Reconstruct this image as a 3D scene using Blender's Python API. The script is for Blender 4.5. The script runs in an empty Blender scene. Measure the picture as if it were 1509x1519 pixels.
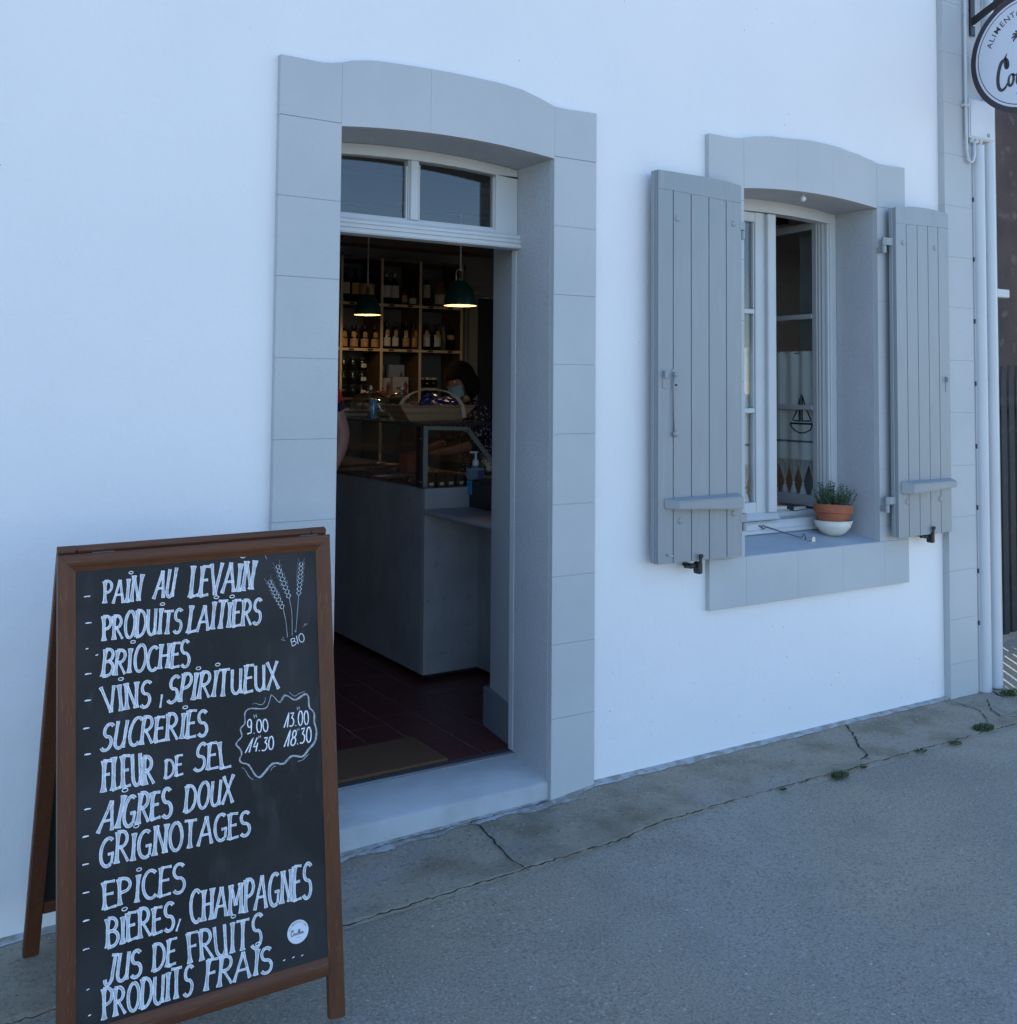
import bpy, bmesh, math, random
from mathutils import Vector, Matrix
random.seed(7)
S = bpy.context.scene
COL = S.collection
R = math.radians

# ------------------------------------------------------------------ camera
camd = bpy.data.cameras.new('camera'); cam = bpy.data.objects.new('camera', camd); COL.objects.link(cam)
cr = Vector((0.84217, -0.53916, 0.00767)); cu = Vector((-0.03278, -0.03699, 0.99878)); cf = Vector((0.53822, 0.84139, 0.04883))
cam.matrix_world = Matrix(((cr.x, cu.x, -cf.x, 0.0), (cr.y, cu.y, -cf.y, -3.34534), (cr.z, cu.z, -cf.z, 1.55), (0, 0, 0, 1)))
camd.sensor_fit = 'HORIZONTAL'; camd.sensor_width = 36
camd.lens = 1549.88 / 1509 * 36
camd.shift_x = (754.5 - 762.48) / 1509
camd.shift_y = -(759.5 - 502.12) / 1509
camd.clip_start = 0.05; camd.clip_end = 800
S.camera = cam

# ------------------------------------------------------------------ sky, sun, exposure
SUN_EL = 52.0; SUN_AZ = 38.0            # azimuth clockwise from +y: the sun stands behind the house
wd = bpy.data.worlds.new('World'); S.world = wd; wd.use_nodes = True
wn = wd.node_tree; bg = wn.nodes['Background']
sky = wn.nodes.new('ShaderNodeTexSky'); sky.sky_type = 'NISHITA'; sky.sun_disc = False
sky.sun_elevation = R(SUN_EL); sky.sun_rotation = R(SUN_AZ); sky.air_density = 1.0; sky.dust_density = 0.0; sky.ozone_density = 5.0
wn.links.new(sky.outputs[0], bg.inputs[0]); bg.inputs[1].default_value = 0.15
sd = bpy.data.lights.new('sun', 'SUN'); sd.energy = 3.0; sd.angle = R(0.55); sd.color = (1, 0.95, 0.88)
so = bpy.data.objects.new('sun', sd); COL.objects.link(so)
sdir = Vector((math.sin(R(SUN_AZ)) * math.cos(R(SUN_EL)), math.cos(R(SUN_AZ)) * math.cos(R(SUN_EL)), math.sin(R(SUN_EL))))
so.rotation_euler = sdir.to_track_quat('Z', 'Y').to_euler()
S.view_settings.view_transform = 'Standard'; S.view_settings.look = 'None'; S.view_settings.gamma = 1
S.view_settings.use_curve_mapping = False; S.view_settings.exposure = 1.40

# ------------------------------------------------------------------ materials
MATS = {}
def mat(name, col, rough=0.6, noise=(), bump=(), metal=0.0, spec=None, emit=None, coat=0.0, sheen=0.0):
    """noise: list of (scale, detail, colour, lo, hi, factor[, stretch]); bump: list of (scale, detail, distance[, stretch])"""
    if name in MATS: return MATS[name]
    m = bpy.data.materials.new(name); m.use_nodes = True; MATS[name] = m
    nt = m.node_tree; b = nt.nodes['Principled BSDF']
    b.inputs['Base Color'].default_value = (*col, 1); b.inputs['Roughness'].default_value = rough; b.inputs['Metallic'].default_value = metal
    if spec is not None: b.inputs['Specular IOR Level'].default_value = spec
    if coat: b.inputs['Coat Weight'].default_value = coat; b.inputs['Coat Roughness'].default_value = 0.15
    if sheen: b.inputs['Sheen Weight'].default_value = sheen
    if emit: b.inputs['Emission Color'].default_value = (*emit[0], 1); b.inputs['Emission Strength'].default_value = emit[1]
    if noise or bump:
        tc = nt.nodes.new('ShaderNodeTexCoord')
    def tex(scale, detail, stretch):
        n = nt.nodes.new('ShaderNodeTexNoise'); n.inputs['Scale'].default_value = scale; n.inputs['Detail'].default_value = detail
        src = tc.outputs['Object']
        if stretch:
            mp = nt.nodes.new('ShaderNodeMapping'); mp.inputs['Scale'].default_value = stretch
            nt.links.new(src, mp.inputs['Vector']); src = mp.outputs['Vector']
        nt.links.new(src, n.inputs['Vector']); return n.outputs['Fac']
    prev = None
    for nz in noise:
        sc, de, c, lo, hi, fac = nz[:6]; st = nz[6] if len(nz) > 6 else None
        f = tex(sc, de, st)
        mr = nt.nodes.new('ShaderNodeMapRange'); mr.inputs['From Min'].default_value = lo; mr.inputs['From Max'].default_value = hi
        mr.inputs['To Max'].default_value = fac
        nt.links.new(f, mr.inputs['Value'])
        mx = nt.nodes.new('ShaderNodeMix'); mx.data_type = 'RGBA'
        nt.links.new(mr.outputs[0], mx.inputs[0]); mx.inputs[7].default_value = (*c, 1)
        if prev is None: mx.inputs[6].default_value = (*col, 1)
        else: nt.links.new(prev, mx.inputs[6])
        prev = mx.outputs[2]
    if prev is not None: nt.links.new(prev, b.inputs['Base Color'])
    pb = None
    for bz in bump:
        sc, de, dist = bz[:3]; st = bz[3] if len(bz) > 3 else None
        f = tex(sc, de, st); bp = nt.nodes.new('ShaderNodeBump'); bp.inputs['Distance'].default_value = dist; bp.inputs['Strength'].default_value = 1
        nt.links.new(f, bp.inputs['Height'])
        if pb: nt.links.new(pb, bp.inputs['Normal'])
        pb = bp.outputs['Normal']
    if pb: nt.links.new(pb, b.inputs['Normal'])
    return m

def glass(name, tint=(1, 1, 1), refl=1.0, rough=0.0):
    m = bpy.data.materials.new(name); m.use_nodes = True; nt = m.node_tree; nt.nodes.remove(nt.nodes['Principled BSDF'])
    out = nt.nodes['Material Output']; t = nt.nodes.new('ShaderNodeBsdfTransparent'); t.inputs[0].default_value = (*tint, 1)
    g = nt.nodes.new('ShaderNodeBsdfGlossy'); g.inputs['Roughness'].default_value = rough
    fr = nt.nodes.new('ShaderNodeFresnel'); gm = nt.nodes.new('ShaderNodeNewGeometry'); io = nt.nodes.new('ShaderNodeMapRange')
    io.inputs['To Min'].default_value = 1.5; io.inputs['To Max'].default_value = 1 / 1.5      # same reflectance from both sides of the sheet
    nt.links.new(gm.outputs['Backfacing'], io.inputs['Value']); nt.links.new(io.outputs[0], fr.inputs[0])
    ml = nt.nodes.new('ShaderNodeMath'); ml.operation = 'MULTIPLY'; ml.inputs[1].default_value = refl
    mx = nt.nodes.new('ShaderNodeMixShader'); nt.links.new(fr.outputs[0], ml.inputs[0]); nt.links.new(ml.outputs[0], mx.inputs[0])
    nt.links.new(t.outputs[0], mx.inputs[1]); nt.links.new(g.outputs[0], mx.inputs[2]); nt.links.new(mx.outputs[0], out.inputs[0])
    return m

white = mat('facade_white', (0.755, 0.755, 0.76), 0.75, [(1.3, 3, (0.70, 0.71, 0.725), 0.4, 0.65, 0.5), (420, 2, (0.6, 0.62, 0.66), 0.62, 0.8, 0.18)],
            [(2.2, 3, 0.010), (9, 4, 0.0035), (55, 5, 0.0016), (300, 4, 0.0004)])
grey = mat('grey_stone_paint', (0.455, 0.475, 0.485), 0.7, [(1.9, 5, (0.405, 0.435, 0.445), 0.4, 0.62, 0.75), (500, 2, (0.33, 0.35, 0.38), 0.62, 0.8, 0.25)],
           [(30, 4, 0.0016), (200, 5, 0.0014)])
grey_rough = mat('grey_reveal_render', (0.45, 0.475, 0.50), 0.8, [(4, 4, (0.40, 0.43, 0.46), 0.4, 0.62, 0.6), (150, 3, (0.30, 0.33, 0.36), 0.48, 0.66, 0.55)],
                 [(120, 4, 0.0045), (380, 4, 0.0018)])
shut = mat('shutter_paint', (0.262, 0.288, 0.300), 0.42, [(3, 5, (0.235, 0.262, 0.28), 0.4, 0.65, 0.5, (1, 1, 0.2)), (45, 5, (0.33, 0.355, 0.37), 0.55, 0.8, 0.45, (1, 1, 0.08)), (9, 5, (0.22, 0.245, 0.26), 0.56, 0.72, 0.4, (1, 1, 0.4))],
           [(90, 4, 0.0005, (1, 1, 0.12))])
shut_dark = mat('shutter_groove_paint', (0.24, 0.26, 0.285), 0.55)
sash_shade_m = mat('shaded_sash_paint', (0.33, 0.35, 0.36), 0.5, [(6, 4, (0.29, 0.31, 0.32), 0.4, 0.65, 0.5)])  # joinery paint darkened: shade on the inward leaf is put into the colour
frame_m = mat('joinery_paint', (0.50, 0.53, 0.545), 0.45, [(6, 4, (0.44, 0.47, 0.49), 0.4, 0.65, 0.5)], [(110, 4, 0.0004, (1, 1, 0.2))])
step_m = mat('step_paint', (0.38, 0.41, 0.43), 0.6, [(6, 6, (0.31, 0.335, 0.35), 0.42, 0.64, 0.8), (35, 6, (0.30, 0.31, 0.31), 0.66, 0.74, 0.6), (150, 4, (0.2, 0.2, 0.2), 0.74, 0.8, 0.7)],
             [(14, 5, 0.003), (120, 5, 0.0008)])
smear_m = mat('spilt_paint', (0.40, 0.41, 0.41), 0.8, [(18, 6, (0.27, 0.255, 0.22), 0.44, 0.58, 1.0), (200, 3, (0.18, 0.17, 0.16), 0.6, 0.7, 0.5)], [(60, 5, 0.002)])
concrete = mat('old_concrete', (0.32, 0.28, 0.21), 0.9,
               [(5, 6, (0.20, 0.165, 0.11), 0.45, 0.66, 0.9), (2.1, 5, (0.30, 0.29, 0.27), 0.55, 0.7, 0.7), (60, 5, (0.12, 0.10, 0.075), 0.56, 0.74, 0.7), (150, 3, (0.32, 0.31, 0.30), 0.64, 0.72, 0.7), (420, 2, (0.06, 0.055, 0.05), 0.55, 0.75, 0.75)],
               [(7, 4, 0.012), (60, 6, 0.005), (300, 5, 0.002)])
asphalt = mat('asphalt', (0.36, 0.312, 0.228), 0.9,
              [(1.1, 6, (0.245, 0.22, 0.175), 0.38, 0.62, 0.9), (0.55, 4, (0.36, 0.335, 0.28), 0.52, 0.68, 0.9), (4.5, 6, (0.24, 0.215, 0.17), 0.50, 0.70, 0.5), (130, 2, (0.44, 0.41, 0.35), 0.50, 0.68, 0.75), (105, 2, (0.16, 0.14, 0.11), 0.50, 0.70, 0.70), (260, 2, (0.10, 0.09, 0.075), 0.52, 0.70, 0.5), (60, 1, (0.60, 0.58, 0.52), 0.74, 0.77, 0.7)],
              [(14, 4, 0.006), (170, 4, 0.0042), (420, 4, 0.0015)])
crack_m = mat('crack_dark', (0.020, 0.018, 0.016), 0.95)
patch_m = mat('pale_patch', (0.37, 0.34, 0.285), 0.9, [(60, 4, (0.28, 0.26, 0.21), 0.42, 0.58, 0.9)])
black = mat('black_iron', (0.012, 0.012, 0.014), 0.45)
steel = mat('steel', (0.55, 0.56, 0.57), 0.3, metal=1)
iron = mat('grey_iron', (0.13, 0.14, 0.16), 0.5, metal=0.6)
wood = mat('stained_frame_wood', (0.105, 0.037, 0.015), 0.45, [(6, 6, (0.085, 0.030, 0.015), 0.4, 0.62, 0.75, (9, 9, 0.6)), (60, 5, (0.21, 0.095, 0.045), 0.58, 0.72, 0.5, (4, 4, 0.25))],
           [(90, 5, 0.0006, (3, 3, 0.2))], spec=0.3)
wood_h = mat('stained_rail_wood', (0.105, 0.037, 0.015), 0.45, [(6, 6, (0.085, 0.030, 0.015), 0.4, 0.62, 0.75, (0.6, 9, 9)), (60, 5, (0.21, 0.095, 0.045), 0.58, 0.72, 0.5, (0.25, 4, 4))],
             [(90, 5, 0.0006, (0.2, 3, 3))], spec=0.3)
slate = mat('chalkboard_black', (0.016, 0.016, 0.016), 0.6, [(3, 5, (0.034, 0.035, 0.037), 0.45, 0.62, 0.8), (11, 6, (0.050, 0.052, 0.055), 0.58, 0.74, 0.5, (2, 1, 0.7)), (300, 2, (0.04, 0.04, 0.042), 0.6, 0.7, 0.5)], [(200, 3, 0.0002)], spec=0.22)
chalk = mat('chalk_fill', (0.56, 0.58, 0.62), 0.85, [(90, 4, (0.34, 0.35, 0.38), 0.46, 0.60, 0.75, (1.2, 1, 0.35)), (320, 3, (0.16, 0.17, 0.19), 0.60, 0.72, 0.45)])
chalk_b = mat('chalk_line', (0.82, 0.84, 0.88), 0.85, [(160, 3, (0.50, 0.52, 0.56), 0.5, 0.65, 0.7)])
chalk_t = mat('chalk_thin', (0.42, 0.44, 0.48), 0.85, [(200, 3, (0.24, 0.25, 0.27), 0.45, 0.6, 0.8)])
pvc = mat('pipe_paint', (0.50, 0.53, 0.56), 0.4, [(3, 4, (0.46, 0.49, 0.52), 0.4, 0.65, 0.6)], [(20, 3, 0.0005)])
terra = mat('terracotta', (0.36, 0.105, 0.05), 0.8, [(14, 5, (0.26, 0.08, 0.045), 0.42, 0.62, 0.7), (60, 4, (0.45, 0.22, 0.14), 0.62, 0.75, 0.5)], [(80, 4, 0.0005)])
cream = mat('cream_glaze', (0.62, 0.62, 0.55), 0.45, [(12, 4, (0.52, 0.52, 0.46), 0.45, 0.65, 0.6)])
soil = mat('potting_soil', (0.03, 0.02, 0.014), 1)
leaf = mat('herb_leaf', (0.075, 0.115, 0.055), 0.6, [(40, 3, (0.13, 0.17, 0.10), 0.45, 0.65, 0.7)])
leaf_d = mat('herb_leaf_dark', (0.04, 0.075, 0.03), 0.6)
grass = mat('weed_green', (0.055, 0.085, 0.028), 0.7, [(30, 3, (0.10, 0.13, 0.04), 0.5, 0.65, 0.6)])
curtain_m = mat('cotton_curtain', (0.82, 0.82, 0.80), 0.9, [(6, 3, (0.76, 0.76, 0.75), 0.4, 0.6, 0.5)], [(700, 2, 0.0003)])
thread_d = mat('dark_thread', (0.03, 0.032, 0.045), 0.9)
thread_w = mat('white_thread', (0.70, 0.70, 0.69), 0.9)
tile_m = mat('red_floor_tile', (0.105, 0.024, 0.022), 0.38, [(9, 5, (0.085, 0.022, 0.022), 0.42, 0.6, 0.8), (50, 4, (0.17, 0.06, 0.05), 0.6, 0.75, 0.5)], [(40, 4, 0.0006)])
grout = mat('tile_grout', (0.26, 0.235, 0.23), 0.9)
mat_m = mat('coir_mat', (0.17, 0.078, 0.034), 1, [(300, 3, (0.06, 0.04, 0.02), 0.45, 0.6, 0.8)], [(350, 4, 0.006)])
counter_m = mat('counter_stone_laminate', (0.30, 0.31, 0.33), 0.42, [(5, 6, (0.24, 0.25, 0.275), 0.4, 0.62, 0.8), (22, 8, (0.14, 0.14, 0.155), 0.58, 0.70, 0.4), (60, 5, (0.40, 0.40, 0.42), 0.6, 0.7, 0.4)])
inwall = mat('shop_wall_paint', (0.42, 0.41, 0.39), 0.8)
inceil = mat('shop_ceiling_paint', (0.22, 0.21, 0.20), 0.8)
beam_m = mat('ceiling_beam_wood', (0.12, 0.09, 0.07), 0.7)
shelf_lit_m = mat('lamplit_shelf_wood', (0.72, 0.54, 0.30), 0.55, [(8, 5, (0.60, 0.43, 0.22), 0.42, 0.62, 0.7, (1, 1, 0.1))])  # pale on purpose: lamplight on the front edges is put into the colour
carcass = mat('shaded_carcass_brown', (0.13, 0.085, 0.05), 0.7)  # darkened wood: shade inside the compartments is put into the colour
shelf_b = mat('shelf_back_board', (0.16, 0.155, 0.16), 0.8)
brown_wall = mat('brown_roughcast', (0.085, 0.055, 0.045), 0.9, [(2.2, 5, (0.05, 0.033, 0.028), 0.4, 0.62, 0.8), (6, 6, (0.17, 0.14, 0.13), 0.58, 0.72, 0.6), (70, 4, (0.04, 0.03, 0.025), 0.5, 0.7, 0.6)], [(40, 5, 0.01)])
fence_m = mat('fence_grey_metal', (0.014, 0.015, 0.018), 0.7, [(12, 4, (0.045, 0.045, 0.05), 0.55, 0.72, 0.6)])
slate_roof = mat('unseen_roof_slate', (0.06, 0.06, 0.065), 0.7)
green_m = mat('lamp_green_enamel', (0.014, 0.060, 0.058), 0.35, coat=0.2)
brass = mat('lamp_metal', (0.5, 0.5, 0.5), 0.3, metal=1)
bulb_m = mat('lamp_bulb', (1, 0.9, 0.7), 0.5, emit=((1, 0.62, 0.28), 1.6))
shade_in = mat('lamp_white_inside', (0.34, 0.29, 0.22), 0.6)
cord_m = mat('grey_cord', (0.62, 0.62, 0.66), 0.7)
skin_m = mat('skin', (0.36, 0.185, 0.14), 0.55, [(30, 4, (0.36, 0.15, 0.11), 0.45, 0.65, 0.5)])
hair_m = mat('black_hair', (0.010, 0.008, 0.007), 0.8, spec=0.15, bump=[(60, 4, 0.004, (3, 3, 0.3))])
mask_m = mat('surgical_mask', (0.22, 0.42, 0.52), 0.8, bump=[(80, 2, 0.001, (0.2, 0.2, 3))])
navy = mat('navy_cloth', (0.010, 0.013, 0.035), 0.9)
red_m = mat('red_cloth', (0.50, 0.02, 0.035), 0.85)
denim = mat('denim', (0.035, 0.05, 0.09), 0.9)
shoe_m = mat('shoe_leather', (0.02, 0.018, 0.016), 0.5)
pane_m = glass('window_glass', (0.90, 0.93, 0.93), 1.3)
case_glass = glass('display_glass', (0.93, 0.95, 0.94), 1.0)
dome_glass = glass('dome_glass', (0.80, 0.83, 0.85), 4.0)

# ------------------------------------------------------------------ geometry helpers
def new(): return bmesh.new()
def box(bm, x0, x1, y0, y1, z0, z1, bev=0.0, seg=1):
    v = [bm.verts.new((x, y, z)) for x in (x0, x1) for y in (y0, y1) for z in (z0, z1)]
    fs = [bm.faces.new([v[i] for i in q]) for q in ((0, 1, 3, 2), (4, 6, 7, 5), (0, 4, 5, 1), (2, 3, 7, 6), (0, 2, 6, 4), (1, 5, 7, 3))]
    if bev:
        es = set(e for f in fs for e in f.edges)
        bmesh.ops.bevel(bm, geom=list(es), offset=bev, segments=seg, affect='EDGES', profile=0.5)
    return bm
def prism(bm, pts, fn, t0, t1, bev=0.0, front_only=True):
    """polygon pts (a,b) swept from t0 to t1; fn(a,b,t) -> point"""
    A = [bm.verts.new(fn(a, b, t0)) for a, b in pts]; B = [bm.verts.new(fn(a, b, t1)) for a, b in pts]
    n = len(pts); f0 = bm.faces.new(A); f1 = bm.faces.new(B[::-1])
    for i in range(n): bm.faces.new((A[i], B[i], B[(i + 1) % n], A[(i + 1) % n]))
    if bev:
        es = list(f0.edges) + ([] if front_only else list(f1.edges))
        bmesh.ops.bevel(bm, geom=es, offset=bev, segments=1, affect='EDGES')
    return bm
def XZ(a, b, t): return (a, t, b)
def XY(a, b, t): return (a, b, t)
def YZ(a, b, t): return (t, a, b)
def tube(bm, pts, r, n=8, caps=True, rr=None):
    pts = [Vector(p) for p in pts]; rings = []
    up = Vector((0.13, 0.27, 0.95))
    for i, p in enumerate(pts):
        d = (pts[min(i + 1, len(pts) - 1)] - pts[max(i - 1, 0)]).normalized()
        a = d.cross(up)
        if a.length < 1e-3: a = d.cross(Vector((1, 0, 0)))
        a.normalize(); b = d.cross(a); ri = rr[i] if rr else r
        rings.append([bm.verts.new(p + (a * math.cos(2 * math.pi * k / n) + b * math.sin(2 * math.pi * k / n)) * ri) for k in range(n)])
    for i in range(len(rings) - 1):
        for k in range(n): bm.faces.new((rings[i][k], rings[i][(k + 1) % n], rings[i + 1][(k + 1) % n], rings[i + 1][k]))
    if caps: bm.faces.new(rings[0]); bm.faces.new(rings[-1][::-1])
    return bm
def lathe(bm, prof, n=24, c=(0, 0, 0), sx=1, sy=1):
    rings = []
    for r, z in prof:
        if r < 1e-6: rings.append([bm.verts.new((c[0], c[1], c[2] + z))])
        else: rings.append([bm.verts.new((c[0] + sx * r * math.cos(2 * math.pi * k / n), c[1] + sy * r * math.sin(2 * math.pi * k / n), c[2] + z)) for k in range(n)])
    for i in range(len(rings) - 1):
        A, B = rings[i], rings[i + 1]
        for k in range(n):
            if len(A) == 1 and len(B) == 1: continue
            if len(A) == 1: bm.faces.new((A[0], B[k], B[(k + 1) % n]))
            elif len(B) == 1: bm.faces.new((A[k], B[0], A[(k + 1) % n]))
            else: bm.faces.new((A[k], B[k], B[(k + 1) % n], A[(k + 1) % n]))
    return bm
def sphere(bm, c, r, sx=1, sy=1, sz=1, n=12):
    prof = [(r * math.sin(math.pi * i / n), -r * math.cos(math.pi * i / n) * sz) for i in range(n + 1)]
    prof[0] = (0, -r * sz); prof[-1] = (0, r * sz)
    return lathe(bm, prof, n * 2 if n > 5 else 8, c, sx, sy)
def obj(name, bm, m, parent=None, loc=None, smooth=False, label=None, kind=None):
    me = bpy.data.meshes.new(name)
    bmesh.ops.recalc_face_normals(bm, faces=bm.faces[:])
    bm.to_mesh(me); bm.free()
    if m: me.materials.append(m)
    if smooth:
        for p in me.polygons: p.use_smooth = True
    o = bpy.data.objects.new(name, me); COL.objects.link(o)
    if parent is not None: o.parent = parent
    if loc is not None: o.location = loc
    if label: o['label'] = label
    if kind: o['kind'] = kind
    return o
def smooth_angle(o, deg=35):
    me = o.data
    for p in me.polygons: p.use_smooth = True
    try: me.set_sharp_from_angle(angle=R(deg))
    except Exception: pass
    return o
def thing(name, label, cat, loc=(0, 0, 0), rz=0.0, group=None):
    o = bpy.data.objects.new(name, None); COL.objects.link(o); o.empty_display_size = 0.1
    o.location = loc; o.rotation_euler = (0, 0, rz); return tag(o, label, cat, group)
def tag(o, label, cat, group=None):
    o['label'] = label; o['category'] = cat
    if group: o['group'] = group
    return o
def struct(name, bm, m, parent=None, **k):
    return obj(name, bm, m, parent, kind='structure', **k)
def dup(root, loc, rz=None, label=None, group=None):
    r = root.copy(); COL.objects.link(r); r.location = loc
    if rz is not None: r.rotation_euler = (0, 0, rz)
    if label: r['label'] = label
    if group: r['group'] = group
    for ch in list(root.children):
        c = ch.copy(); COL.objects.link(c); c.parent = r
        for g in list(ch.children):
            d = g.copy(); COL.objects.link(d); d.parent = c
    return r
def interp(pts, x):
    if x <= pts[0][0]: return pts[0][1]
    for (a, b), (c, d) in zip(pts, pts[1:]):
        if x <= c:
            t = (x - a) / (c - a); t = t * t * (3 - 2 * t) if abs(d - b) > 0.008 else t
            return b + (d - b) * t
    return pts[-1][1]
def gz(x): return interp([(-50, -0.05), (0.9, -0.04), (2.30, -0.024), (2.56, -0.002), (4.8, -0.008), (60, -0.02)], x)
# ------------------------------------------------------------------ ground
def xs_list(): return [-60, -20, -8, -4, -2, -1, 0, 0.5, 0.9, 1.4, 1.9, 2.3, 2.38, 2.46, 2.56, 3, 3.6, 4.2, 4.8, 5.4, 6, 8, 12, 20, 60]
def sheet(bm, ys, dz, xs=None):
    xs = xs or xs_list(); g = [[bm.verts.new((x, y, gz(x) + dz)) for y in ys] for x in xs]
    for i in range(len(xs) - 1):
        for j in range(len(ys) - 1): bm.faces.new((g[i][j], g[i + 1][j], g[i + 1][j + 1], g[i][j + 1]))
    return bm
bm = sheet(new(), [-400, -60, -20, -8, -4, -2, -1, -0.7, 0.0, 0.3, 1, 8, 60, 400], -0.012, [-400] + xs_list() + [400]); ROAD = struct('road', bm, asphalt)
# concrete strip along the wall with a slightly uneven front edge
bm = new(); rnd = random.Random(3); xx = -4.0; prevv = None
while xx < 5.25:
    e = -0.402 + 0.006 * math.sin(xx * 3.1) + rnd.uniform(-0.005, 0.005)
    row = [bm.verts.new((xx, e - 0.004, gz(xx) - 0.0125)), bm.verts.new((xx, e + 0.02, gz(xx) - 0.004)), bm.verts.new((xx, -0.2, gz(xx) + rnd.uniform(0, 0.002))), bm.verts.new((xx, 0.06, gz(xx) + 0.004))]
    if prevv:
        for a in range(3): bm.faces.new((prevv[a], row[a], row[a + 1], prevv[a + 1]))
    prevv = row; xx += 0.05
pav = struct('pavement', bm, concrete)
def crackline(pts, w, name, parent, seed=1, z=0.004, m=None, base=0.002):
    rn = random.Random(seed); P = []
    for (x0, y0), (x1, y1) in zip(pts, pts[1:]):
        n = max(2, int(math.hypot(x1 - x0, y1 - y0) / 0.018))
        for i in range(n):
            t = i / n; P.append((x0 + (x1 - x0) * t + rn.uniform(-0.006, 0.006), y0 + (y1 - y0) * t + rn.uniform(-0.006, 0.006)))
    P.append(pts[-1]); bm = new(); pr = None
    for i, (x, y) in enumerate(P):
        a = P[max(0, i - 1)]; b = P[min(len(P) - 1, i + 1)]; dx, dy = b[0] - a[0], b[1] - a[1]; L = math.hypot(dx, dy) or 1
        ww = w * rn.uniform(0.15, 1.0) * (0.4 if i in (0, len(P) - 1) else 1) / 2
        r = [bm.verts.new((x - dy / L * ww, y + dx / L * ww, gz(x) + z)), bm.verts.new((x + dy / L * ww, y - dx / L * ww, gz(x) + z))]
        if pr: bm.faces.new((pr[0], r[0], r[1], pr[1]))
        pr = r
    return obj(name, bm, m or crack_m, parent)
for i, (pts, w) in enumerate([
    ([(3.99, -0.01), (3.90, -0.13), (3.80, -0.24), (3.745, -0.33), (3.66, -0.36)], 0.013),
    ([(1.985, -0.01), (1.965, -0.13), (1.95, -0.24), (1.93, -0.34), (1.94, -0.43)], 0.009),
    ([(4.76, -0.06), (4.74, -0.2), (4.60, -0.34), (4.50, -0.40)], 0.006),
    ([(4.95, -0.10), (4.80, -0.22), (4.75, -0.30), (4.82, -0.38)], 0.012),
    ([(5.10, -0.04), (5.05, -0.12), (5.2, -0.30)], 0.014),
    ([(4.83, -0.30), (4.95, -0.32), (5.1, -0.38)], 0.008)]):
    crackline(pts, w, 'crack', pav, i + 1, 0.0045)
crackline([(1.43, -0.016), (1.7, -0.014), (1.9, -0.020), (2.1, -0.012), (2.33, -0.010)], 0.007, 'crack', pav, 31, 0.0125)
crackline([(-3, -0.404), (0.2, -0.41), (1.29, -0.414), (2.28, -0.403), (3.05, -0.392), (4.53, -0.404), (5.2, -0.42)], 0.0095, 'joint_line', pav, 20, 0.0012)
# spilt wall paint along the foot of the wall, ragged outline
bm = new(); rn = random.Random(5); x = 0.2; pr = None; wv = 0.03
while x < 4.9:
    lo = 0.016 if x < 1.35 else (0.045 if x < 2.42 else (0.020 if x < 3.2 else 0.013))
    w = lo * (0.75 + 0.35 * math.sin(x * 7.3) * math.sin(x * 2.1) + 0.25 * math.sin(x * 31 + 2) + rn.uniform(-0.16, 0.16)); wv = wv * 0.35 + max(w, 0.004) * 0.65
    r = [bm.verts.new((x, 0.03, gz(x) + 0.012)), bm.verts.new((x, -wv * 0.4, gz(x) + 0.0075)), bm.verts.new((x, -wv, gz(x) + 0.0048))]
    if pr:
        for k in range(2): bm.faces.new((pr[k], pr[k + 1], r[k + 1], r[k]))
    pr = r; x += rn.uniform(0.004, 0.010)
obj('spilt_paint', bm, smear_m, pav)
bm = new()
for i in range(620):
    x = rn.uniform(0.2, 5.1); y = -abs(rn.gauss(0, 0.11)) - 0.02
    if y < -0.39: continue
    s = rn.uniform(0.0012, 0.0042) * (1.0 if x > 1.4 else 0.8); a = rn.uniform(0, 6.28); z = gz(x) + 0.006
    bm.faces.new([bm.verts.new((x + s * k * math.cos(a + t), y + s * k * math.sin(a + t) * 0.8, z)) for t, k in ((0, 1), (1.3, 0.7), (2.6, 1.1), (4.1, 0.6), (5.2, 0.9))])
fl = obj('paint_flecks', bm, mat('fleck_white', (0.55, 0.57, 0.6), 0.8), pav); fl['kind'] = 'stuff'
# dark pits in the concrete, pebbles loose on the asphalt
bm = new()
for i in range(420):
    x = rn.uniform(0.2, 5.1); y = rn.uniform(-0.39, -0.03); s = rn.uniform(0.001, 0.005); a = rn.uniform(0, 6.28); z = gz(x) + 0.0052
    bm.faces.new([bm.verts.new((x + s * k * math.cos(a + t) * 1.5, y + s * k * math.sin(a + t) * 0.5, z)) for t, k in ((0, 1), (1, 0.6), (2.2, 1.0), (3.3, 0.5), (4.4, 1.1), (5.4, 0.6))])
pt = obj('surface_pits', bm, mat('pit_dark', (0.045, 0.04, 0.035), 0.95), pav); pt['kind'] = 'stuff'
bm = new()
for i in range(900):
    x = rn.uniform(0.6, 6); y = rn.uniform(-3.0, -0.42) if rn.random() < 0.6 else rn.uniform(-0.75, -0.41)
    s = rn.uniform(0.0015, 0.0045); z = gz(x) - 0.011
    a = [bm.verts.new((x + s * rn.uniform(0.6, 1) * math.cos(t), y + s * rn.uniform(0.6, 1) * math.sin(t), z)) for t in (0, 1.6, 3.1, 4.7)]
    tp = bm.verts.new((x, y, z + s * 0.8))
    for k in range(4): bm.faces.new((a[k], a[(k + 1) % 4], tp))
gr = obj('grit', bm, mat('grit_stone', (0.2, 0.19, 0.18), 0.9, [(8, 2, (0.42, 0.42, 0.42), 0.5, 0.6, 0.9)])); gr['kind'] = 'stuff'
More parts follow.
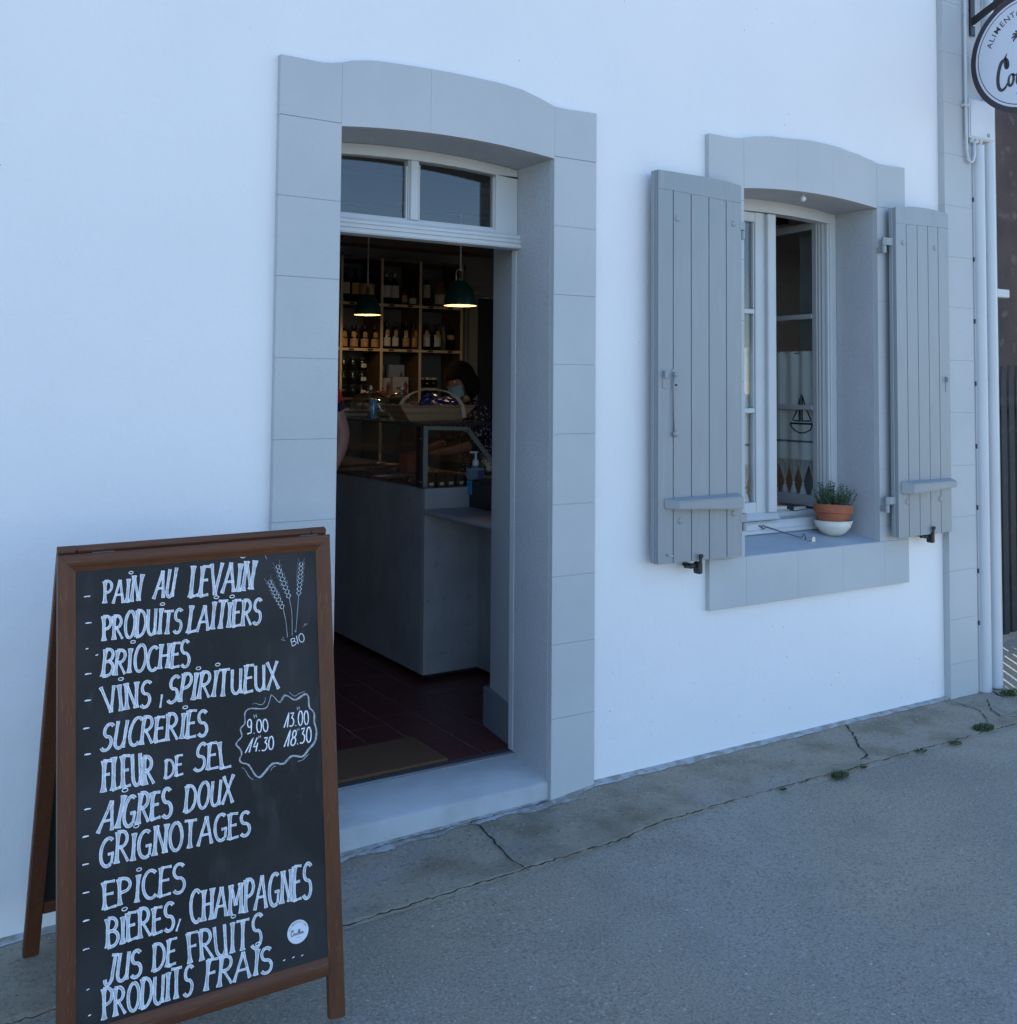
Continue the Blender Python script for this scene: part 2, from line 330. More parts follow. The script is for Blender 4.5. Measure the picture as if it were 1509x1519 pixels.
# pale dried splashes on the road
def blot(cx, cy, sx, sy, seed, m=patch_m, name='pale_stain'):
    rn = random.Random(seed); bm = new(); n = 22
    vs = [bm.verts.new((cx + sx * rn.uniform(0.55, 1.1) * math.cos(2 * math.pi * i / n), cy + sy * rn.uniform(0.55, 1.1) * math.sin(2 * math.pi * i / n), gz(cx) - 0.0113)) for i in range(n)]
    bm.faces.new(vs); return obj(name, bm, m, ROAD)
for k in range(9):
    a = rn.uniform(0, 6.28); d = abs(rn.gauss(0, 0.035)); blot(2.10 + d * math.cos(a) * 1.3 - 0.004 * k * (k % 3 == 0), -1.33 + d * math.sin(a) * 0.8 - 0.006 * k * (k % 3 == 0), rn.uniform(0.004, 0.016), rn.uniform(0.004, 0.011), 100 + k)
for k in range(18): blot(rn.uniform(0.9, 4.5), rn.uniform(-2.2, -0.5), rn.uniform(0.003, 0.010), rn.uniform(0.003, 0.007), 200 + k)
blot(1.55, -0.50, 0.016, 0.012, 3); blot(1.79, -0.44, 0.018, 0.012, 4)
blot(2.94, -1.62, 0.014, 0.010, 5, mat('rust_spot', (0.09, 0.07, 0.045), 0.9), 'rusty_stain')

# ------------------------------------------------------------------ the house
house = thing('house', 'white rendered house with grey stone door and window surrounds, its shop door standing open', 'house')
H = house
bm = new()
for a in [(-6, 1.30, 0.025, 0.57, -0.3, 4.35), (1.30, 2.45, 0.025, 0.57, 2.60, 4.35), (1.30, 2.45, 0.03, 0.57, -0.3, -0.06), (2.45, 3.25, 0.025, 0.57, -0.3, 4.35),
          (3.25, 4.37, 0.025, 0.57, 2.60, 4.35), (3.25, 4.37, 0.025, 0.57, -0.3, 0.70), (4.37, 5.255, 0.025, 0.57, -0.3, 4.35),
          (-6, -5.6, 0.57, 6.0, -0.3, 4.35), (4.95, 5.255, 0.57, 6.0, -0.3, 4.35), (-6, 5.255, 6.0, 6.3, -0.3, 4.35)]:
    box(bm, *a)
obj('wall', bm, white, H)
bm = new(); prism(bm, [(-0.22, 4.43), (3.15, 6.4), (6.5, 4.43), (6.5, 4.30), (3.15, 6.25), (-0.22, 4.30)], lambda a, b, t: (t, a, b), -6.2, 5.40); obj('unseen_shadow_roof', bm, slate_roof, H)  # unseen roof, added to cast the house shadow over wall and ground

bm = new(); rn = random.Random(77)
for i in range(230):
    x = rn.uniform(-1, 4.75); z = rn.uniform(0.05, 3.4) if i % 3 else rn.uniform(0.03, 0.5); s_ = rn.uniform(0.0008, 0.0035)
    if (1.19 < x < 2.54 and z < 2.74) or (2.8 < x < 4.49 and 0.6 < z < 2.75): continue
    bm.faces.new([bm.verts.new((x + s_ * k * math.cos(t), 0.0242, z + s_ * k * 1.3 * math.sin(t))) for t, k in ((0, 1), (1.3, 0.7), (2.6, 1.1), (4.1, 0.6), (5.2, 0.9))])
obj('wall_specks', bm, mat('speck_grey', (0.36, 0.36, 0.36), 0.9), H, kind='stuff')
# --- door surround
DT = [(1.20, 2.672), (1.36, 2.670), (1.42, 2.683), (1.48, 2.702), (1.56, 2.713), (1.70, 2.719), (1.866, 2.722), (2.05, 2.719), (2.16, 2.710), (2.25, 2.690), (2.32, 2.667), (2.38, 2.664), (2.53, 2.670)]
def dtop(x): return interp(DT, x)
def dbot(x): return 2.459 + 0.026 * (1 - ((x - 1.8735) / 0.4495) ** 2)
WT = [(3.143, 2.674), (3.30, 2.674), (3.36, 2.684), (3.42, 2.700), (3.55, 2.716), (3.81, 2.730), (3.95, 2.727), (4.107, 2.710), (4.2, 2.695), (4.277, 2.680), (4.34, 2.680), (4.476, 2.685)]
def wtop(x): return interp(WT, x)
def wbot(x): return 2.457 + 0.026 * (1 - ((x - 3.8075) / 0.4525) ** 2)
def arcpoly(x0, x1, fb, ft, n=10):
    return [(x0 + (x1 - x0) * i / n, fb(x0 + (x1 - x0) * i / n)) for i in range(n + 1)] + [(x1 - (x1 - x0) * i / n, ft(x1 - (x1 - x0) * i / n)) for i in range(n + 1)]
def rect(x0, x1, z0, z1): return [(x0, z0), (x1, z0), (x1, z1), (x0, z1)]
g = 0.0007
def stone(pts, parent, m=grey, y0=0.0, y1=0.026, dy=None, name='stone', bev=0.0009):
    bm = new(); d = random.uniform(-0.0006, 0.0006) if dy is None else dy
    prism(bm, pts, XZ, y0 + d, y1, bev); return obj(name, bm, m, parent)
bm = new(); prism(bm, rect(1.2025, 1.4245, -0.06, 2.55), XZ, 0.003, 0.03); prism(bm, rect(2.3245, 2.5275, -0.06, 2.55), XZ, 0.003, 0.03)
prism(bm, arcpoly(1.2025, 2.5275, lambda x: max(dbot(min(max(x, 1.424), 2.323)) + 0.003, 2.462), lambda x: dtop(x) - 0.003, 30), XZ, 0.003, 0.0285)
ds = obj('door_surround', bm, grey, H)
zl = [-0.05, 0.287, 0.568, 0.828, 1.105, 1.378, 1.650, 1.924, 2.195, 2.469]
for a, b in zip(zl, zl[1:]):
    stone(rect(1.20, 1.4245, a + g, b - g), ds); stone(rect(2.3235, 2.53, a + g, b - g), ds)
stone(arcpoly(1.20, 1.4235, lambda x: 2.469 + g, dtop, 6), ds); stone(arcpoly(2.3245, 2.53, lambda x: 2.469 + g, dtop, 6), ds)
stone(arcpoly(1.4238, 1.7730, dbot, dtop), ds, dy=0.0, bev=0.0004); stone(arcpoly(1.7734, 2.3240, dbot, dtop, 14), ds, dy=0.0, bev=0.0004)
# plaster reveal of the doorway
bm = new()
prism(bm, rect(1.30, 1.4265, -0.05, 2.6), XZ, 0.0262, 0.27); prism(bm, rect(2.3215, 2.45, -0.05, 2.6), XZ, 0.0262, 0.27)
prism(bm, arcpoly(1.4265, 2.3215, dbot, lambda x: 2.6, 16), XZ, 0.0262, 0.27)
for (x0, x1, x2) in ((2.3285, 2.395, 2.45), (1.4195, 1.353, 1.30)):
    prism(bm, [(x0, 0.271), (x1, 0.569), (x2, 0.569), (x2, 0.271)], XY, 0.0, 2.5)
box(bm, 1.30, 2.45, 0.271, 0.569, 2.5, 2.6)
obj('door_reveal', bm, grey_rough, H)
# skirting on the splayed jamb
bm = new(); prism(bm, [(2.3265, 0.272), (2.380, 0.600), (2.41, 0.600), (2.40, 0.50), (2.3405, 0.272)], XY, 0.094, 0.262, 0.003); obj('skirting', bm, mat('skirting_grey', (0.17, 0.20, 0.23), 0.5), H)
# step
bm = new(); prism(bm, [(0.018, -0.12), (0.014, 0.040), (0.022, 0.053), (0.265, 0.091), (0.268, -0.12)], YZ, 1.4265, 2.3215)
bmesh.ops.subdivide_edges(bm, edges=[e for e in bm.edges if abs(e.verts[0].co.x - e.verts[1].co.x) > 0.5], cuts=40)
for v in bm.verts:
    v.co.y += 0.0012 * math.sin(v.co.x * 5); v.co.z += 0.0015 * math.sin(v.co.x * 4.2 + 1)
smooth_angle(obj('door_step', bm, step_m, H), 50)
bm = new(); box(bm, 1.425, 2.33, 0.268, 0.30, 0.05, 0.0935, 0.002); obj('threshold_strip', bm, mat('threshold_dark', (0.06, 0.06, 0.065), 0.6), H)
# fixed light over the door
FB = lambda x: 2.187
bm = new()
prism(bm, arcpoly(1.4275, 2.3205, lambda x: 2.418 + 0.022 * (1 - ((x - 1.8735) / 0.45) ** 2), lambda x: dbot(x) - 0.002, 18), XZ, 0.262, 0.31, 0.002)
box(bm, 1.4275, 1.533, 0.262, 0.31, 2.187, 2.43, 0.002); box(bm, 2.216, 2.3205, 0.262, 0.31, 2.187, 2.43, 0.002)
box(bm, 1.5331, 2.2159, 0.262, 0.31, 2.187, 2.203, 0.002)
dfm = obj('transom_frame', bm, frame_m, H)
bm = new(); box(bm, 1.824, 1.860, 0.256, 0.312, 2.204, 2.438, 0.003); box(bm, 1.818, 1.866, 0.266, 0.308, 2.204, 2.438, 0.002); obj('mullion', bm, frame_m, dfm)
for x0, x1 in ((1.53, 1.822), (1.862, 2.22)):
    bm = new(); prism(bm, arcpoly(x0, x1, lambda x: 2.200, lambda x: 2.43, 4), XZ, 0.286, 0.290); obj('pane', bm, pane_m, dfm)
bm = new()     # inner beads
for x0, x1 in ((1.534, 1.8175), (1.8665, 2.2155)):
    box(bm, x0, x0 + 0.006, 0.272, 0.285, 2.204, 2.425); box(bm, x1 - 0.006, x1, 0.272, 0.285, 2.204, 2.415); box(bm, x0, x1, 0.2725, 0.285, 2.2035, 2.2095)
obj('bead', bm, frame_m, dfm)
# moulded transom bar
bm = new(); prism(bm, [(0.30, 2.128), (0.236, 2.128), (0.232, 2.134), (0.232, 2.143), (0.240, 2.145), (0.240, 2.149), (0.234, 2.151), (0.234, 2.160), (0.242, 2.162), (0.242, 2.166), (0.237, 2.168), (0.237, 2.178), (0.244, 2.1865), (0.30, 2.1865)], YZ, 1.4275, 2.3205)
obj('transom_bar', bm, frame_m, H)
bm = new(); box(bm, 2.3185, 2.3213, 0.266, 0.30, 0.094, 2.127, 0.002); box(bm, 1.4268, 1.435, 0.263, 0.30, 0.094, 2.127, 0.002); df = obj('door_frame', bm, frame_m, H)
bm = new()
def jam(a, b, t):   # local plane on the splayed jamb
    s = a; return (2.3285 + s * 0.218 - t * 0.976, 0.271 + s * 0.976 + t * 0.218, b)
prism(bm, [(0.008, 1.075), (0.034, 1.075), (0.034, 1.19), (0.008, 1.19)], jam, 0.0003, 0.0035); sp = obj('strike_plate', bm, mat('strike_steel', (0.3, 0.31, 0.33), 0.4, metal=0.8), H)
for z0, z1 in ((1.098, 1.128), (1.142, 1.165)):
    bm = new(); prism(bm, [(0.013, z0), (0.028, z0), (0.028, z1), (0.013, z1)], jam, 0.0042, 0.0047); obj('strike_slot', bm, crack_m, sp)

# --- window surround
bm = new()
prism(bm, rect(3.1455, 3.353, 0.62, 2.55), XZ, 0.003, 0.0285); prism(bm, rect(4.262, 4.4735, 0.62, 2.55), XZ, 0.003, 0.0285); prism(bm, rect(3.1455, 4.4735, 0.616, 0.822), XZ, 0.0032, 0.0285)
prism(bm, arcpoly(3.1455, 4.4735, lambda x: max(wbot(min(max(x, 3.354), 4.261)) + 0.003, 2.462), lambda x: wtop(x) - 0.003, 30), XZ, 0.003, 0.0285)
ws = obj('window_surround', bm, grey, H)
zw = [0.826, 1.046, 1.320, 1.592, 1.864, 2.136, 2.4]
zw2 = [0.826, 0.90, 1.175, 1.448, 1.72, 1.995, 2.25, 2.4655]
for a, b in zip(zw, zw[1:] ): stone(rect(3.143, 3.354, a + g, b - g), ws)
stone(arcpoly(3.143, 3.354, lambda x: 2.4 + g, wtop, 6), ws)
for a, b in zip(zw2, zw2[1:]): stone(rect(4.261, 4.476, a + g, b - g), ws)
stone(arcpoly(4.2615, 4.476, lambda x: 2.4655 + g, wtop, 6), ws)
for a, b in ((3.3548, 3.7008), (3.7012, 3.9430), (3.9434, 4.2602)): stone(arcpoly(a, b, wbot, wtop), ws, dy=0.0, bev=0.0004)
for a, b in ((3.143, 3.360), (3.3625, 3.685), (3.6875, 3.990), (3.9925, 4.290), (4.2925, 4.4765)): stone(rect(a - 0.0009, b + 0.0009, 0.612, 0.8245), ws, y0=-0.001, dy=0.0, bev=0.0006)
bm = new()
prism(bm, rect(3.25, 3.3565, 0.70, 2.6), XZ, 0.0262, 0.27); prism(bm, rect(4.2585, 4.37, 0.70, 2.6), XZ, 0.0262, 0.27)
prism(bm, arcpoly(3.3565, 4.2585, wbot, lambda x: 2.6, 16), XZ, 0.0262, 0.27)
for (x0, x1, x2) in ((4.262, 4.340, 4.37), (3.353, 3.275, 3.25)):
    prism(bm, [(x0, 0.32), (x1, 0.569), (x2, 0.569), (x2, 0.32)], XY, 0.7, 2.55)
box(bm, 3.25, 4.37, 0.271, 0.569, 2.55, 2.6)
obj('window_reveal', bm, grey_rough, H)
bm = new(); prism(bm, [(0.003, 0.70), (0.003, 0.8245), (0.005, 0.8265), (0.262, 0.868), (0.266, 0.70)], YZ, 3.3568, 4.2582); obj('window_sill', bm, mat('sill_paint', (0.42, 0.46, 0.50), 0.5, [(5, 4, (0.36, 0.40, 0.44), 0.4, 0.65, 0.7)], [(60, 4, 0.0008)]), H)
bm = new(); box(bm, 3.30, 4.32, 0.33, 0.60, 0.925, 0.955, 0.004); obj('inner_sill', bm, frame_m, H)
# window frame
bm = new()
box(bm, 3.358, 3.40, 0.252, 0.318, 0.87, 2.44, 0.003); box(bm, 4.214, 4.257, 0.252, 0.318, 0.87, 2.44, 0.003)
box(bm, 4.206, 4.218, 0.262, 0.31, 0.93, 2.44, 0.003)
prism(bm, arcpoly(3.358, 4.257, lambda x: 2.405 + 0.018 * (1 - ((x - 3.8075) / 0.45) ** 2), lambda x: wbot(x) - 0.001, 18), XZ, 0.254, 0.3175, 0.002)
prism(bm, [(0.262, 0.866), (0.244, 0.872), (0.244, 0.886), (0.252, 0.893), (0.252, 0.915), (0.262, 0.928), (0.318, 0.932), (0.318, 0.866)], YZ, 3.359, 4.256)
win = obj('window', bm, frame_m, H)
# shut left leaf
bm = new()
box(bm, 3.405, 3.466, 0.268, 0.305, 0.965, 2.415, 0.003); box(bm, 3.697, 3.775, 0.268, 0.305, 0.965, 2.420, 0.003)
box(bm, 3.466, 3.697, 0.2685, 0.3045, 2.372, 2.418, 0.003); box(bm, 3.466, 3.697, 0.2685, 0.3045, 0.965, 1.020, 0.003)
for z in (1.936, 1.458):
    box(bm, 3.466, 3.697, 0.272, 0.302, z - 0.012, z + 0.012, 0.003)
for x in (3.467, 3.689):
    for z0, z1 in ((1.021, 1.445), (1.471, 1.923), (1.949, 2.371)): box(bm, x, x + 0.007, 0.276, 0.300, z0, z1, 0.001)
obj('closed_sash', bm, frame_m, win)
bm = new(); box(bm, 3.760, 3.818, 0.245, 0.292, 0.968, 2.418, 0.008, 2); obj('cover_strip', bm, frame_m, win)
bm = new(); prism(bm, [(0.300, 0.965), (0.300, 0.940), (0.236, 0.936), (0.232, 0.942), (0.262, 0.968), (0.30, 0.972)], YZ, 3.404, 3.822); obj('weather_bar', bm, frame_m, win)
for z0, z1 in ((1.018, 1.448), (1.468, 1.926), (1.946, 2.374)):
    bm = new(); box(bm, 3.462, 3.701, 0.288, 0.292, z0, z1); obj('pane', bm, pane_m, win)
# right leaf swung inward at a right angle (plane x = 4.19)
X0, X1 = 4.165, 4.200
bm = new()
box(bm, X0, X1, 0.300, 0.333, 0.965, 2.425, 0.003); box(bm, X0, X1, 0.650, 0.715, 0.965, 2.425, 0.003)
box(bm, X0 + 0.001, X1 - 0.001, 0.333, 0.650, 2.385, 2.424, 0.003); box(bm, X0 + 0.001, X1 - 0.001, 0.333, 0.650, 0.966, 1.022, 0.003)
for z in (1.938, 1.470): box(bm, X0 - 0.002, X1 - 0.004, 0.333, 0.650, z - 0.013, z + 0.013, 0.003)
box(bm, X0 + 0.006, X1 + 0.012, 0.288, 0.300, 0.968, 2.422, 0.003); box(bm, X0 + 0.016, X1 + 0.002, 0.276, 0.288, 0.968, 2.422, 0.003)
obj('open_sash', bm, sash_shade_m, win)
for z0, z1 in ((1.018, 1.460), (1.480, 1.928), (1.948, 2.388)):
    bm = new(); box(bm, 4.181, 4.184, 0.329, 0.655, z0, z1); obj('pane', bm, pane_m, win)
bm = new(); sphere(bm, (0, 0, 0), 0.014, n=8); lathe(bm, [(0.004, 0.008), (0.004, 0.035)], 8)
obj('hook_knob', bm, mat('milky_plastic', (0.6, 0.62, 0.64), 0.3), H, (3.79, 0.05, 2.462), True)

# --- corner quoin, pipes, box
bm = new(); prism(bm, rect(4.787, 5.009, -0.05, 4.3), XZ, -0.010, 0.0235); qn = obj('corner_strip', bm, grey, H)
zq = [-0.05, 0.168, 0.392, 0.638, 0.911, 1.175, 1.448, 1.719, 1.995, 2.259, 2.528, 2.80, 3.07, 3.34, 3.61, 3.88]
for a, b in zip(zq, zq[1:]): stone(rect(4.784, 5.012, a + 0.0004, b - 0.0004), qn, y0=-0.0125, y1=0.0238)
bm = new(); box(bm, 5.0125, 5.0165, -0.006, 0.02, -0.05, 3.0); obj('seam', bm, crack_m, H)
bm = new(); box(bm, 5.017, 5.2555, -0.001, 0.0235, -0.02, 4.3, 0.003); strip = obj('end_strip', bm, grey, H)
zq2 = [0.10, 0.45, 0.95, 1.55, 2.1, 2.75, 3.3]
def halfpipe(x0, x1, z0, z1, y):
    n = 10; c = (x0 + x1) / 2; rr = (x1 - x0) / 2; bm = new()
    pts = [(x0 - 0.004, y), (x0 - 0.004, y - 0.006)] + [(c - rr * 0.92 * math.cos(math.pi * i / n), y - 0.006 - 0.034 * math.sin(math.pi * i / n)) for i in range(n + 1)] + [(x1 + 0.004, y - 0.006), (x1 + 0.004, y)]
    prism(bm, pts, XY, z0, z1); return bm
p1 = smooth_angle(obj('cable_cover', halfpipe(5.040, 5.118, -0.018, 2.875, -0.0012), pvc, H), 40)
p2 = smooth_angle(obj('cable_cover', halfpipe(5.140, 5.208, 0.0, 4.3, -0.0012), pvc, H), 40)
for k, z in enumerate([0.35, 0.62, 0.95, 1.27, 1.60, 1.93, 2.26, 2.58]):
    for px_, pp in ((5.0345, p1), (5.1345, p2)):
        bm = new(); box(bm, px_, px_ + 0.003, -0.0105, -0.0015, z - 0.012 + (0.03 if pp is p2 else 0), z + 0.012 + (0.03 if pp is p2 else 0)); obj('clip', bm, mat('clip_dark', (0.06, 0.065, 0.075), 0.6), pp)
bm = new(); tube(bm, [(4.952, -0.030, 4.3), (4.949, -0.030, 3.6), (4.948, -0.030, 2.93), (4.950, -0.030, 2.83), (4.958, -0.031, 2.785), (4.972, -0.034, 2.768), (4.990, -0.038, 2.775), (5.003, -0.04, 2.81), (5.003, -0.04, 2.885)], 0.0085, 8); cb = obj('cable', bm, pvc, H, smooth=True)
for z in (3.07, 3.7):
    bm = new(); box(bm, 4.925, 4.965, -0.042, -0.013, z - 0.008, z + 0.008, 0.003); obj('cable_clip', bm, pvc, cb)
eb = thing('electric_box', 'pale grey electric meter box on the house corner above the cable covers', 'electric box', (5.070, -0.013, 2.90))
bm = new(); box(bm, -0.105, 0.108, -0.026, 0.012, 0.0, 0.214, 0.004, 2); obj('box_body', bm, mat('box_plastic', (0.56, 0.58, 0.60), 0.5, [(8, 4, (0.5, 0.52, 0.54), 0.4, 0.6, 0.6)]), eb)
bm = new(); box(bm, -0.099, 0.102, -0.030, -0.0265, 0.008, 0.206, 0.002); obj('lid', bm, MATS['box_plastic'], eb)
bm = new(); lathe(bm, [(0, 0), (0.011, 0), (0.011, 0.004), (0, 0.004)], 12); o = obj('lock', bm, mat('lock_grey', (0.25, 0.26, 0.28), 0.4, metal=0.5), eb, (0.055, -0.0302, 0.030)); o.rotation_euler = (math.pi / 2, 0, 0)
for x in (-0.070, -0.030, 0.005):
    bm = new(); lathe(bm, [(0, -0.022), (0.010, -0.022), (0.014, -0.010), (0.014, 0), (0, 0)], 10); obj('gland', bm, pvc, eb, (x, -0.012, -0.0005))

# --- shutters
def shutter(A, B, zb, tops, joints, gtops, bar, bolts, lbl, rebate):
    A = Vector((A[0], A[1], 0)); B = Vector((B[0], B[1], 0)); L = (B - A).length; d = (B - A).normalized(); n = Vector((d.y, -d.x, 0))
    if n.y > 0: n = -n
    def T(u, z, t): p = A + d * u - n * t; return (p.x, p.y, z)      # t = depth behind the front face
    tp = lambda u: interp(tops, u)
    bm = new(); prism(bm, arcpoly(-rebate, L, lambda u: zb + 0.002, lambda u: tp(u) - 0.002, 8), T, 0.007, 0.030)
    root = obj('shutter', bm, shut_dark, H, label=lbl)
    us = [0] + joints + [L]; gt = max(gtops) + 0.0
    for i in range(5):
        a, b = us[i] + (0.0022 if i else 0), us[i + 1] - (0.0022 if i < 4 else 0)
        bm = new(); prism(bm, [(a, zb), (b, zb), (b, gtops[min(i, 3)]), (a, gtops[max(0, i - 1)])], T, 0.0, 0.0068, 0.0012); obj('plank', bm, shut, root)
    bm = new(); top_b = [(0, gtops[0])] + [(u, z) for u, z in zip(joints, gtops)] + [(L, gtops[-1])]
    prism(bm, [(0, gtops[0] + 0.0003)] + [(u, z + 0.0003) for u, z in zip(joints, gtops)] + [(L, gtops[-1] + 0.0003)] + [(L - L * i / 8, tp(L - L * i / 8)) for i in range(9)], T, 0.0, 0.0068, 0.001)
    obj('top_board', bm, shut, root)
    bm = new(); prism(bm, rect(-rebate - 0.005, 0.004, zb + 0.004, tp(0) - 0.003), T, 0.016, 0.034, 0.002); obj('edge_batten', bm, shut, root)
    u0, u1, h0, h1, zc0, zc1 = bar
    bm = new(); V = []
    for u, uu, h, zc in ((u0, u0 + 0.042, h0, zc0), (u1, u1 - 0.012, h1, zc1)):
        V.append([bm.verts.new(T(u, zc + h / 2 + 0.006, -0.0)), bm.verts.new(T(u, zc - h / 2, -0.0)), bm.verts.new(T(uu, zc - h / 2, -0.046)), bm.verts.new(T(uu, zc + h / 2 - 0.006, -0.046))])
    a, b = V
    for i in range(4): bm.faces.new((a[i], a[(i + 1) % 4], b[(i + 1) % 4], b[i]))
    bm.faces.new(a); bm.faces.new(b)
    bmesh.ops.bevel(bm, geom=bm.edges[:], offset=0.004, segments=2, affect='EDGES'); obj('cross_bar', bm, shut, root)
    for (u, z) in bolts:
        bm = new(); prof = [(0.013, 0), (0.012, 0.003), (0.007, 0.005), (0, 0.0055)]
        lathe(bm, prof, 14); o = obj('bolt_head', bm, shut, root, T(u, z, 0.0), True)
        o.rotation_euler = n.to_track_quat('Z', 'Y').to_euler()
    return root, T
sl, TL = shutter((2.813, -0.050), (3.287, -0.050), 0.842, [(0, 2.467), (0.278, 2.466), (0.374, 2.461), (0.474, 2.452)], [0.082, 0.182, 0.283, 0.384], [2.388, 2.384, 2.380, 2.376],
                (0.030, 0.452, 0.038, 0.060, 1.085, 1.077), [(0.103, 2.271), (0.425, 2.278), (0.118, 1.012), (0.421, 1.025)], 'wider left shutter with five planks, a latch rod and a cross bar', 0.006)
sr, TR = shutter((4.319, -0.064), (4.772, -0.038), 0.846, [(0, 2.460), (0.15, 2.478), (0.27, 2.483), (0.453, 2.476)], [0.086, 0.178, 0.270, 0.360], [2.383, 2.388, 2.392, 2.396],
                (0.018, 0.446, 0.056, 0.036, 1.086, 1.094), [(0.056, 2.288), (0.330, 2.286), (0.068, 1.017), (0.350, 1.016)], 'right shutter folded back beside the corner strip', 0.004)
# latch hardware on the left shutter
bm = new(); prism(bm, rect(0.074, 0.104, 1.555, 1.640), TL, -0.0035, 0.0, 0.001); lp = obj('latch_plate', bm, shut, sl)
bm = new(); tube(bm, [TL(0.080, 1.618, -0.009), TL(0.076, 1.56, -0.010), TL(0.078, 1.45, -0.010), TL(0.080, 1.375, -0.010)], 0.0035, 8); obj('latch_rod', bm, shut, sl, smooth=True)
for u, z, r in ((0.084, 1.372, 0.013), (0.084, 1.618, 0.011)):
    bm = new(); sphere(bm, TL(u, z, -0.010), r, 1, 0.8, 1, 8); obj('latch_knob', bm, shut, sl, smooth=True)
bm = new(); prism(bm, [(0.022, 1.560), (0.045, 1.560), (0.045, 1.600), (0.040, 1.618), (0.026, 1.618), (0.022, 1.600)], TL, -0.003, 0.0, 0.001)
prism(bm, [(0.024, 1.602), (0.043, 1.602), (0.043, 1.632), (0.024, 1.632)], TL, -0.017, -0.003, 0.002); obj('catch', bm, shut, sl)
bm = new(); prism(bm, [(0.086, 1.570), (0.098, 1.570), (0.098, 1.578), (0.086, 1.578)], TL, -0.0052, -0.0036); obj('keyhole', bm, crack_m, sl)
bm = new(); tube(bm, [TL(0.046, 0.878, 0.0), TL(0.050, 0.877, -0.012), TL(0.066, 0.874, -0.018)], 0.003, 8); obj('peg', bm, steel, sl, smooth=True)
bm = new(); prism(bm, [(0.412, 1.555), (0.426, 1.555), (0.426, 1.61), (0.412, 1.61)], TR, -0.0035, 0.0, 0.001); prism(bm, [(0.410, 1.605), (0.424, 1.605), (0.424, 1.632), (0.410, 1.632)], TR, -0.016, -0.0005, 0.002); obj('catch', bm, shut, sr)
# hinges
def hinge(x, z, x2, parent):
    bm = new(); lathe(bm, [(0, -0.040), (0.012, -0.040), (0.012, -0.004), (0, -0.004)], 12, (x, -0.036, z)); lathe(bm, [(0, -0.002), (0.013, -0.002), (0.013, 0.036), (0, 0.036)], 12, (x, -0.036, z))
    box(bm, min(x, x2), max(x, x2), -0.051, -0.045, z - 0.001, z + 0.035, 0.001); box(bm, x - 0.008, x + 0.008, -0.030, 0.001, z - 0.036, z - 0.010, 0.001)
    smooth_angle(obj('hinge', bm, shut, parent), 40)
hinge(4.263, 2.272, 4.322, sr); hinge(4.268, 1.010, 4.322, sr); hinge(3.306, 2.258, 3.275, sl); hinge(3.311, 0.985, 3.275, sl)
# black shutter stops under each leaf
def stop(x, y, z, lbl, s=1.0):
    t = thing('shutter_stop', lbl, 'shutter stop', (x, y, z), 0, 'black shutter stops')
    bm = new(); box(bm, -0.040, 0.014, 0.006, 0.030, -0.012, 0.006, 0.004); box(bm, -0.062, -0.038, 0.010, 0.026, -0.009, 0.004, 0.003); box(bm, -0.02, -0.006, 0.02, 0.10, -0.010, 0.004); obj('arm', bm, black, t)
    bm = new(); box(bm, -0.006, 0.018, -0.008, 0.030, -0.036, 0.014, 0.007, 2); obj('body', bm, black, t)
    bm = new(); box(bm, -0.004, 0.011, -0.012, -0.003, 0.010, 0.040, 0.003); box(bm, -0.009, 0.015, -0.018, -0.004, 0.032, 0.048, 0.005); obj('tab', bm, black, t)
stop(3.030, -0.055, 0.822, 'small black iron shutter stop under the shutter with the latch rod')
stop(4.590, -0.050, 0.838, 'small black iron shutter stop under the shutter next to the corner strip')
